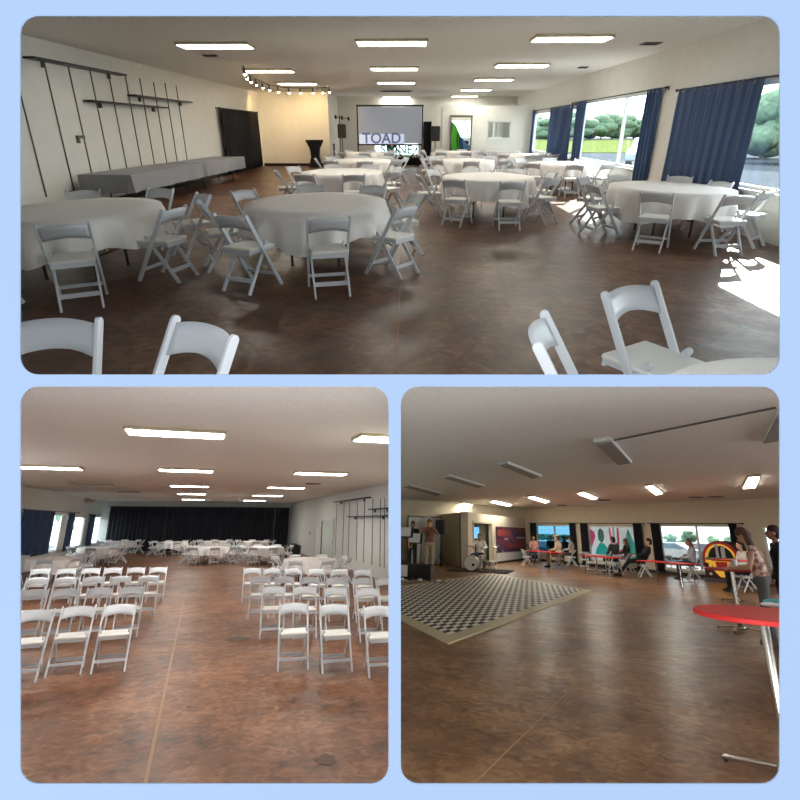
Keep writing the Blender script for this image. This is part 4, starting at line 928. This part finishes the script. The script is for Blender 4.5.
# tinsel curtain behind the band
qa, qb = R.z(398, 566), R.z(446, 566); Wt = qb.x-qa.x; o = thing(R, 'tinsel_curtain', 'silver tinsel fringe curtain hanging behind the band', 'curtain', (qa.x+qb.x)/2, qa.y+1.2, math.atan2(qb.y-qa.y, qb.x-qa.x))
b = MB(); rnd = random.Random(9)
for i in range(150):
    x = (rnd.random()-.5)*Wt; y = (rnd.random()-.5)*.12; b.bar((x, y, .1), (x+(rnd.random()-.5)*.08, y, 2.2), .02, .004)
k = b.build('tinsel_strands', mat('silver_tinsel', rgb(170, 172, 168), .35, metal=.7), o); k['kind'] = 'stuff'
MB().tube((-Wt/2, 0, 2.2), (Wt/2, 0, 2.2), .03).build('top_pipe', M_bmetal, o)
for sx in (-1, 1): MB().tube((sx*Wt/2, 0, 0), (sx*Wt/2, 0, 2.25), .025).build('upright', M_bmetal, o)
# black case with paper, rail
q = R.z(417, 580); q2 = R.z(433, 577.5)
o = thing(R, 'equipment_case', 'long black equipment case with white paper taped on front', 'case', q.x-.25, q.y+.3, .12)
MB().box((0, 0, .25), (1.35, .6, .46)).build('body', M_bplastic, o, bevel=.02); MB().box((-.3, -.31, .27), (.34, .01, .36)).build('white_paper', M_trimw, o)
MB().box((0, -.31, .05), (1.3, .02, .05)).build('edge_strip', M_bmetal, o)
q = R.z(420, 583); o = thing(R, 'pedal_board', 'low silver pedal board on floor before the black case', 'pedal board', q.x, q.y, .12)
MB().box((0, 0, .06), (1.6, .3, .04)).build('deck', M_chrome, o)
for k in range(5): MB().box((-.6+.3*k, 0, .1), (.12, .18, .05)).build('pedal', M_bplastic if k % 2 else M_trimw, o, bevel=.01)
for sx in (-.7, .7): MB().box((sx, 0, .02), (.05, .28, .04)).build('foot', M_bmetal, o)
q = R.z(477, 572); o = MB().box((0, 0, .01), (2.6, 2.4, .02)).build('rug', mat('dark_rug', rgb(44, 34, 34), .95, var=.3, scale=14), room=R, M=loc(q.x, q.y+.9)); tag(o, 'dark rug under the drum kit', 'rug')
q = R.z(471, 571.5); o = thing(R, 'bass_drum', 'white headed bass drum standing on its side', 'drum', q.x, q.y+.15, .05)
M_drum = mat('drum_head', rgb(228, 222, 206), .4); rd = .30
MB().tube((0, -.2, rd+.03), (0, .25, rd+.03), rd, seg=32).build('shell', mat('drum_shell', rgb(180, 176, 168), .35), o); MB().tube((0, -.215, rd+.03), (0, -.2, rd+.03), rd*.94, seg=32).build('drum_head', M_drum, o)
b = MB(); b.path([(rd*math.cos(t*PI/12), -.21, rd+.03+rd*math.sin(t*PI/12)) for t in range(25)], .018); b.build('hoop', M_chrome, o); MB().tube((.1, -.222, .27), (.1, -.215, .27), .06, seg=18).build('port_hole', M_bplastic, o)
q = R.z(481, 571); 
for k, (dx, dy, z_, r_, t) in enumerate(((.0, .25, .62, .18, 'snare drum on stand before seated drummer'), (.42, .15, .4, .22, 'floor drum at right of drummer'))):
    o = thing(R, 'small_drum', 'chrome ' + t, 'drum', q.x+dx, q.y+dy)
    MB().tube((0, 0, z_-.15), (0, 0, z_), r_, seg=24).build('shell', M_chrome, o); MB().tube((0, 0, z_), (0, 0, z_+.01), r_*.97, seg=24).build('drum_head', M_drum, o)
    for t in range(3):
        a = math.radians(30+120*t); MB().tube((.08*math.cos(a), .08*math.sin(a), z_-.15), (.26*math.cos(a), .26*math.sin(a), 0), .012).build('leg', M_chrome, o)
for k, (dx, dy, z_, t) in enumerate(((-.5, .3, .98, 'left of the drummer'), (.5, .45, 1.0, 'right of the drummer'))):
    o = thing(R, 'cymbal', 'brass cymbal on thin stand ' + t, 'cymbal', q.x+dx, q.y+dy)
    MB().tube((0, 0, 0), (0, 0, z_), .012).build('stand', M_chrome, o); MB().lathe([(.23, 0), (.1, .02), (.04, .045), (.0, .05)], 24, (0, 0, z_-.02)).build('plate', M_brass, o)
    for t_ in range(3):
        a = math.radians(30+120*t_); MB().tube((0, 0, .3), (.22*math.cos(a), .22*math.sin(a), 0), .01).build('leg', M_chrome, o)
q = R.z(478, 569); o = thing(R, 'drum_stool', 'round black drum stool under the drummer', 'stool', q.x, q.y+.55)
MB().tube((0, 0, .42), (0, 0, .5), .17, seg=20).build('seat', M_bplastic, o); MB().tube((0, 0, .05), (0, 0, .42), .025).build('column', M_chrome, o)
for t_ in range(3):
    a = math.radians(30+120*t_); MB().tube((0, 0, .25), (.25*math.cos(a), .25*math.sin(a), .01), .012).build('leg', M_chrome, o)
person(R, 'person in white shirt seated behind the drum kit', q.x, q.y+.5, PI, 'sit', 1.12, M_skin2, rgb(70, 60, 54), white_sh, jeans, J=dict(elL=(-.3, .12, .82), elR=(.3, .12, .82), wrL=(-.2, .36, .8), wrR=(.2, .36, .8), knL=(-.24, .36, .52), knR=(.24, .36, .52), anL=(-.24, .42, .09), anR=(.24, .42, .09)), z=0)

# folding tables with red tops
def red_table(px, py, Lg, Wd, rz, label):
    c = R.z(px, py, .75); o = thing(R, 'folding_table', label, 'table', c.x, c.y, rz)
    MB().box((0, 0, .735), (Lg, Wd, .035)).build('tabletop', M_red, o, bevel=.01)
    for sx in (-1, 1):
        for sy in (-1, 1): MB().tube((sx*Lg*.4, sy*Wd*.38, 0), (sx*Lg*.36, sy*Wd*.3, .72), .016).build('leg', M_chrome, o)
        MB().tube((sx*Lg*.39, -Wd*.36, .15), (sx*Lg*.39, Wd*.36, .15), .012).build('brace', M_chrome, o)
    return c
wr = RWW.rz+PI
t1 = red_table(545, 551.5, 2.1, .9, wr, 'red topped folding table in front of the blue window')
t2 = red_table(602, 556.5, 1.8, .9, wr, 'red topped folding table in front of the painted window')
t3 = red_table(667, 562, 2.0, .9, wr, 'red topped folding table in front of the bright window')
def ch(px, py, rz, label, s=1.0):
    p = R.z(px, py); dup(CHAIR, R, p.x, p.y, rz, label, 'folding chairs of the bottom right picture', s=s); return p
def seated(px, py, rz, plabel, clabel, sc=1.1, **k):
    p = ch(px, py, rz, clabel); return person(R, plabel, p.x, p.y, rz, 'sit', sc, **k)
seated(535, 562, PI*.95, 'person in pink top seated at left end of the blue window table', 'white folding chair under the person in pink top', 1.1, top=cloth('pink_top', 214, 160, 150), bottom=jeans, long_hair=True)
seated(552, 560.5, PI, 'person in black top seated facing viewer across the blue window table', 'white folding chair behind the blue window table', 1.1, top=black_c, bottom=black_c)
seated(559, 568, PI*.42, 'person in cream shirt and cap seated with back to the aisle', 'white folding chair under the person in cream shirt', 1.15, top=cloth('cream_shirt', 214, 204, 176), bottom=khaki, hat=khaki)
seated(572, 566, PI*.45, 'person in pale shirt seated right of the cream shirted person', 'white folding chair under the person in pale shirt', 1.12, top=cloth('pale_shirt', 206, 190, 176), bottom=cloth('olive', 70, 70, 56), hair=rgb(40, 30, 26))
seated(565, 562, PI*.9, 'person with long dark hair seated between two pale shirts', 'white folding chair under the person with long dark hair', 1.1, top=cloth('dark_red_top', 110, 60, 70), bottom=black_c, long_hair=True, hair=rgb(28, 22, 22))
seated(616, 574, PI*.2, 'person in dark grey shirt seen from behind at painted window table', 'white folding chair under the person in dark grey shirt', 1.15, top=cloth('grey_green_shirt', 48, 56, 56), bottom=black_c)
seated(628, 571, PI*.35, 'person with brown hair and blue jeans seated beside dark grey shirt', 'white folding chair under the person with brown hair', 1.1, top=cloth('dark_top', 60, 52, 58), bottom=cloth('light_denim', 90, 120, 165), long_hair=True, hair=rgb(120, 86, 60))
seated(645, 577, PI*.55, 'person in black leaning far back on chair with legs stretched out', 'white folding chair under the person leaning back', 1.2, top=black_c, bottom=black_c, hair=rgb(36, 28, 24),
       J=dict(pel=(0, .02, .55), ch=(0, -.16, .83), nk=(0, -.24, 1.0), hd=(0, -.24, 1.16), shL=(-.18, -.2, .95), shR=(.18, -.2, .95), elL=(-.2, .0, .74), elR=(.2, .0, .74), wrL=(-.08, .22, .7), wrR=(.08, .22, .7), knL=(-.1, .5, .5), knR=(.1, .46, .5), anL=(-.12, .86, .1), anR=(.12, .78, .1)), shoes=cloth('brown_leather', 90, 50, 40))
seated(652, 570, PI*.7, 'person in white top with dark hair seated behind the leaning person', 'white folding chair behind the leaning person', 1.1, top=white_sh, bottom=jeans, long_hair=True, hair=rgb(70, 46, 34))
seated(694, 580, PI*.5, 'person in white and navy seated at bright window table facing left', 'white folding chair under the person in white and navy', 1.15, top=cloth('white_grey_top', 206, 206, 210), bottom=cloth('navy_trousers', 34, 40, 66), hair=rgb(120, 92, 70), long_hair=True)
for px_, py_, rz_, l_ in ((585, 569, .1, 'empty white folding chair at left end of painted window table'), (592, 573, -.1, 'empty white folding chair nearest viewer at painted window table'), (602, 573.5, .05, 'second empty white folding chair beside the painted window table'), (579, 565, 1.2, 'empty white folding chair against curtain between two windows'), (527, 566, -1.2, 'empty white folding chair at corner by the mural'), (668, 574, .2, 'empty white folding chair before bright window table')): ch(px_, py_, rz_, l_)

# jukebox
ja, jb = R.z(714, 581), R.z(745, 585); jc = (ja+jb)/2; jw = (jb-ja).length*.92; jr = math.atan2(jb.y-ja.y, jb.x-ja.x); jh = R.Y(728, 541, jc.y).z
o = thing(R, 'jukebox', 'colourful arched jukebox with yellow and red bands by window', 'jukebox', jc.x, jc.y, jr*.6)
def arch(w_, z0, z1, n=16): r_ = w_/2; return [(-r_, z0), (r_, z0)]+[(r_*math.cos(PI*i/n), z1-r_+r_*math.sin(PI*i/n)) for i in range(n+1)]
def ring(w0, w1, z0, z1, y0, y1, nm, m, n=24):
    b = MB(); A0 = [(-w0/2, z0)]+[(w0/2*math.cos(PI-PI*i/n), z1-w0/2+w0/2*math.sin(PI-PI*i/n)) for i in range(n+1)]+[(w0/2, z0)]
    A1 = [(-w1/2, z0)]+[(w1/2*math.cos(PI-PI*i/n), z1-w0/2+w1/2*math.sin(PI-PI*i/n)) for i in range(n+1)]+[(w1/2, z0)]
    for i in range(len(A0)-1): b.prism([A0[i], A0[i+1], A1[i+1], A1[i]], y0, y1)
    return b.build(nm, m, o)
MB().prism(arch(jw, .12, jh), -.3, .35).build('cabinet', mat('jukebox_wood', rgb(60, 26, 26), .4), o)
Y_, Rd, Dk = mat('jukebox_yellow', rgb(240, 190, 70), .35, emit=(rgb(240, 180, 60), .25)), mat('jukebox_red', rgb(196, 44, 40), .35), mat('jukebox_dark', rgb(36, 44, 40), .2)
ring(jw*.98, jw*.84, .7, jh-.02, -.36, -.29, 'outer_tube', Rd); ring(jw*.84, jw*.70, .7, jh-.09, -.35, -.29, 'inner_tube', Y_)
MB().prism(arch(jw*.66, .95, jh-.2), -.32, -.29).build('display_window', Dk, o)
MB().box((-.1, -.34, 1.15), (.1, .04, .5)).box((.12, -.34, 1.1), (.14, .04, .4)).build('title_cards', mat('jukebox_card', rgb(190, 190, 200), .5), o)
MB().box((0, -.34, .86), (jw*.8, .08, .1)).build('selector_bar', M_chrome, o)
MB().prism([(-.38, .78), (.38, .78), (.3, .4), (.1, .2), (-.1, .2), (-.3, .4)], -.35, -.29).build('grille_shield', Y_, o); MB().prism([(-.22, .76), (.22, .76), (.16, .45), (-.16, .45)], -.38, -.34).build('red_shield', Rd, o)
for sx in (-.33, .33): MB().box((sx*1.3, -.33, .66), (.09, .06, .4)).build('side_tube', Y_, o)
MB().box((0, 0, .07), (jw*1.04, .74, .14)).build('plinth', mat('jukebox_plinth', rgb(110, 108, 112), .3, metal=.6), o)
for sx in (-.45, .45): MB().tube((sx, -.38, .3), (sx, -.33, .3), .05, seg=14).build('corner_lamp', M_trimw, o)

# high tables
def high_table(x, y, r, label, h=1.07, rb=.36, yaw=.3):
    o = thing(R, 'high_table', label, 'table', x, y, yaw)
    MB().lathe([(r-.01, h-.035), (r, h-.03), (r, h-.004), (r-.008, h)], 56).build('tabletop', M_red, o)
    MB().tube((0, 0, .06), (0, 0, h-.04), .032, seg=18).build('pole', M_chrome, o); MB().lathe([(.09, .03), (.08, .07), (.04, .13)], 20).build('hub', M_chrome, o, smooth=True)
    MB().lathe([(.14, h-.05), (.14, h-.036)], 20).build('mount_plate', M_bmetal, o)
    for k in range(4):
        a = PI/4+k*PI/2; c_, s_ = math.cos(a), math.sin(a)
        MB().bar((.04*c_, .04*s_, .075), (rb*c_, rb*s_, .03), .045, .022, side=(-s_, c_, 0)).build('leg', M_chrome, o, bevel=.006); MB().tube((rb*c_*.96, rb*s_*.96, 0), (rb*c_*.96, rb*s_*.96, .03), .015).build('foot', M_bplastic, o)
    return o
c = R.z(762, 613, 1.07); high_table(c.x, c.y, .47, 'large red topped high table nearest viewer at right edge', rb=.44, yaw=.25)
o = thing(R, 'napkin_bundle', 'teal and white folded napkin bundle on nearest red high table', 'napkins', *R.z(777, 607, 1.07).xy, 0, 1.07)
MB().ball((0, 0, .03), (.1, .07, .035), 3).build('teal_napkin', mat('teal_cloth', rgb(90, 160, 165), .9, bump=.6, scale=30), o, smooth=True); MB().ball((-.03, -.04, .02), (.1, .05, .02), 3).build('white_napkin', M_trimw, o, smooth=True)
c = R.z(731, 568.5, 1.07); high_table(c.x, c.y, .46, 'red high table in front of the jukebox', rb=.4)
c = R.z(731, 559.5, 1.07); c2 = c; high_table(c.x, c.y+.0, .46, 'farther red high table right beside the jukebox', rb=.4)
c = R.z(731, 568.5, 1.07)
o = thing(R, 'drink_cup', 'clear cup with dark straw on red high table before jukebox', 'cup', c.x+.1, c.y+.1, 0, 1.07)
MB().tube((0, 0, 0), (0, 0, .16), .04, .05, 16).build('cup', mat('clear_plastic', rgb(210, 215, 220), .15), o); MB().tube((0, 0, .05), (.03, 0, .26), .006).build('straw', M_bplastic, o)
# people at right
floral = bpy.data.materials.new('floral_blouse'); floral.use_nodes = True
_n = floral.node_tree; _b = _n.nodes['Principled BSDF']; _t = _n.nodes.new('ShaderNodeTexCoord'); _v = _n.nodes.new('ShaderNodeTexNoise'); _v.inputs['Scale'].default_value = 13; _v.inputs['Detail'].default_value = 2; _c = _n.nodes.new('ShaderNodeValToRGB'); _e = _c.color_ramp.elements
_e[0].position = .46; _e[0].color = rgb(222, 200, 178); _e[1].position = .56; _e[1].color = rgb(140, 80, 76)
_n.links.new(_t.outputs['Object'], _v.inputs[0]); _n.links.new(_v.outputs['Fac'], _c.inputs[0]); _n.links.new(_c.outputs[0], _b.inputs['Base Color'])
p = R.z(774, 645); sc = scale_for(R, 774, 645, 527)
person(R, 'person with long brown hair, floral blouse and grey trousers bending over table', p.x, p.y, PI*.42, 'stand', sc, M_skin, rgb(84, 60, 48), floral, cloth('grey_trousers', 96, 98, 98), True, 'none',
       J=dict(ch=(0, .04, 1.26), nk=(0, .08, 1.44), hd=(0, .17, 1.59), shL=(-.18, .06, 1.39), shR=(.18, .06, 1.39), elL=(-.2, .14, 1.1), elR=(.2, .14, 1.1), wrL=(-.1, .36, 1.08), wrR=(.1, .36, 1.08), look=(0, .8, -.6)), shoes=cloth('grey_shoes', 120, 118, 116))
p = R.z(795, 640); person(R, 'person in black standing behind the floral blouse at right edge', p.x, p.y, PI*.5, 'stand', scale_for(R, 795, 640, 526), M_skin2, rgb(52, 34, 30), black_c, black_c)
p = R.z(748, 592); seat_ = ch(748, 592, PI*.6, 'white folding chair mostly hidden behind the floral blouse')
person(R, 'person with black hair and white top seated beyond red high table', p.x, p.y, PI*.6, 'sit', 1.15, M_skin, rgb(20, 18, 18), white_sh, black_c, long_hair=True)
# outside the windows
struct(R, 'ground_outside', MB().box((25, 75, -.35), (160, 75, .1), Matrix.Rotation(math.atan2(ed.y, ed.x), 3, 'Z')), M_asph)
for i, (px_, d_, h_) in enumerate(((690, 120, 3.6), (671, 150, 3.2), (712, 160, 3.2), (732, 155, 3))):
    q = R.l(px_, 540); q = q/q.y*d_; blob_tree(R, q.x, d_, h_, 'tree across the lot outside the bright window, %s' % ['the big one', 'far left', 'far middle', 'far right'][i], 40+i, 1.6)
for i, (px_, d_, c_) in enumerate(((668, 46, rgb(200, 205, 210)), (690, 50, rgb(240, 240, 240)), (712, 47, rgb(180, 60, 60)), (730, 55, rgb(210, 214, 220)))):
    q = R.l(px_, 540); q = q/q.y*d_; car(R, q.x, d_, math.atan2(ed.y, ed.x)+.4, c_, 'parked %s car outside the bright window' % ['silver', 'white', 'red', 'pale grey'][i])
for i in range(9):
    px_ = 530+i*6; q = R.l(px_, 540); q = q/q.y*160; blob_tree(R, q.x, 160, 2.0, 'distant hazy tree beyond the blue window, %s from the left' % ORD[i], 60+i, 2)

# ------------------------------------------------------------------ tidy: remove patterns, trim to each hall's own space
for root in [CHAIR, TABLE]:
    for c in list(root.children): bpy.data.objects.remove(c)
    bpy.data.objects.remove(root)
for o in CLOTHS: bpy.data.objects.remove(o)
bpy.context.view_layer.update()
def trim(room):
    for root in room.objs:
        meshes = [o for o in [root, *root.children_recursive] if o.type == 'MESH']
        for o in meshes:
            if not o.data.vertices: continue
            mw = o.matrix_world; cs = [mw @ Vector(c) for c in o.bound_box]; cut = []
            dead = False
            for c, n in room.planes:
                ds = [(p-c) @ n for p in cs]
                if max(ds) < 0: dead = True
                elif min(ds) < 0: cut.append((c, n))
            if dead:
                for ch in list(o.children): ch.parent = o.parent; 
                if o is not root: bpy.data.objects.remove(o); continue
                o['dead'] = 1; continue
            if cut:
                dg = bpy.context.evaluated_depsgraph_get()
                me = bpy.data.meshes.new_from_object(o.evaluated_get(dg)) if o.modifiers else o.data.copy()
                o.modifiers.clear(); o.data = me
                bm = bmesh.new(); bm.from_mesh(me); inv = mw.inverted(); nm = mw.to_3x3().transposed()
                for c, n in cut:
                    bmesh.ops.bisect_plane(bm, geom=bm.verts[:]+bm.edges[:]+bm.faces[:], plane_co=inv @ c, plane_no=nm @ n, clear_inner=True)
                bm.to_mesh(me); n_ = len(bm.faces); bm.free()
                if n_ == 0:
                    if o is root: o['dead'] = 1
                    else: bpy.data.objects.remove(o)
        if root.type == 'EMPTY' and not root.children: bpy.data.objects.remove(root)
        elif root.type == 'MESH' and root.get('dead'): bpy.data.objects.remove(root)
for r in (T, L, R): trim(r)
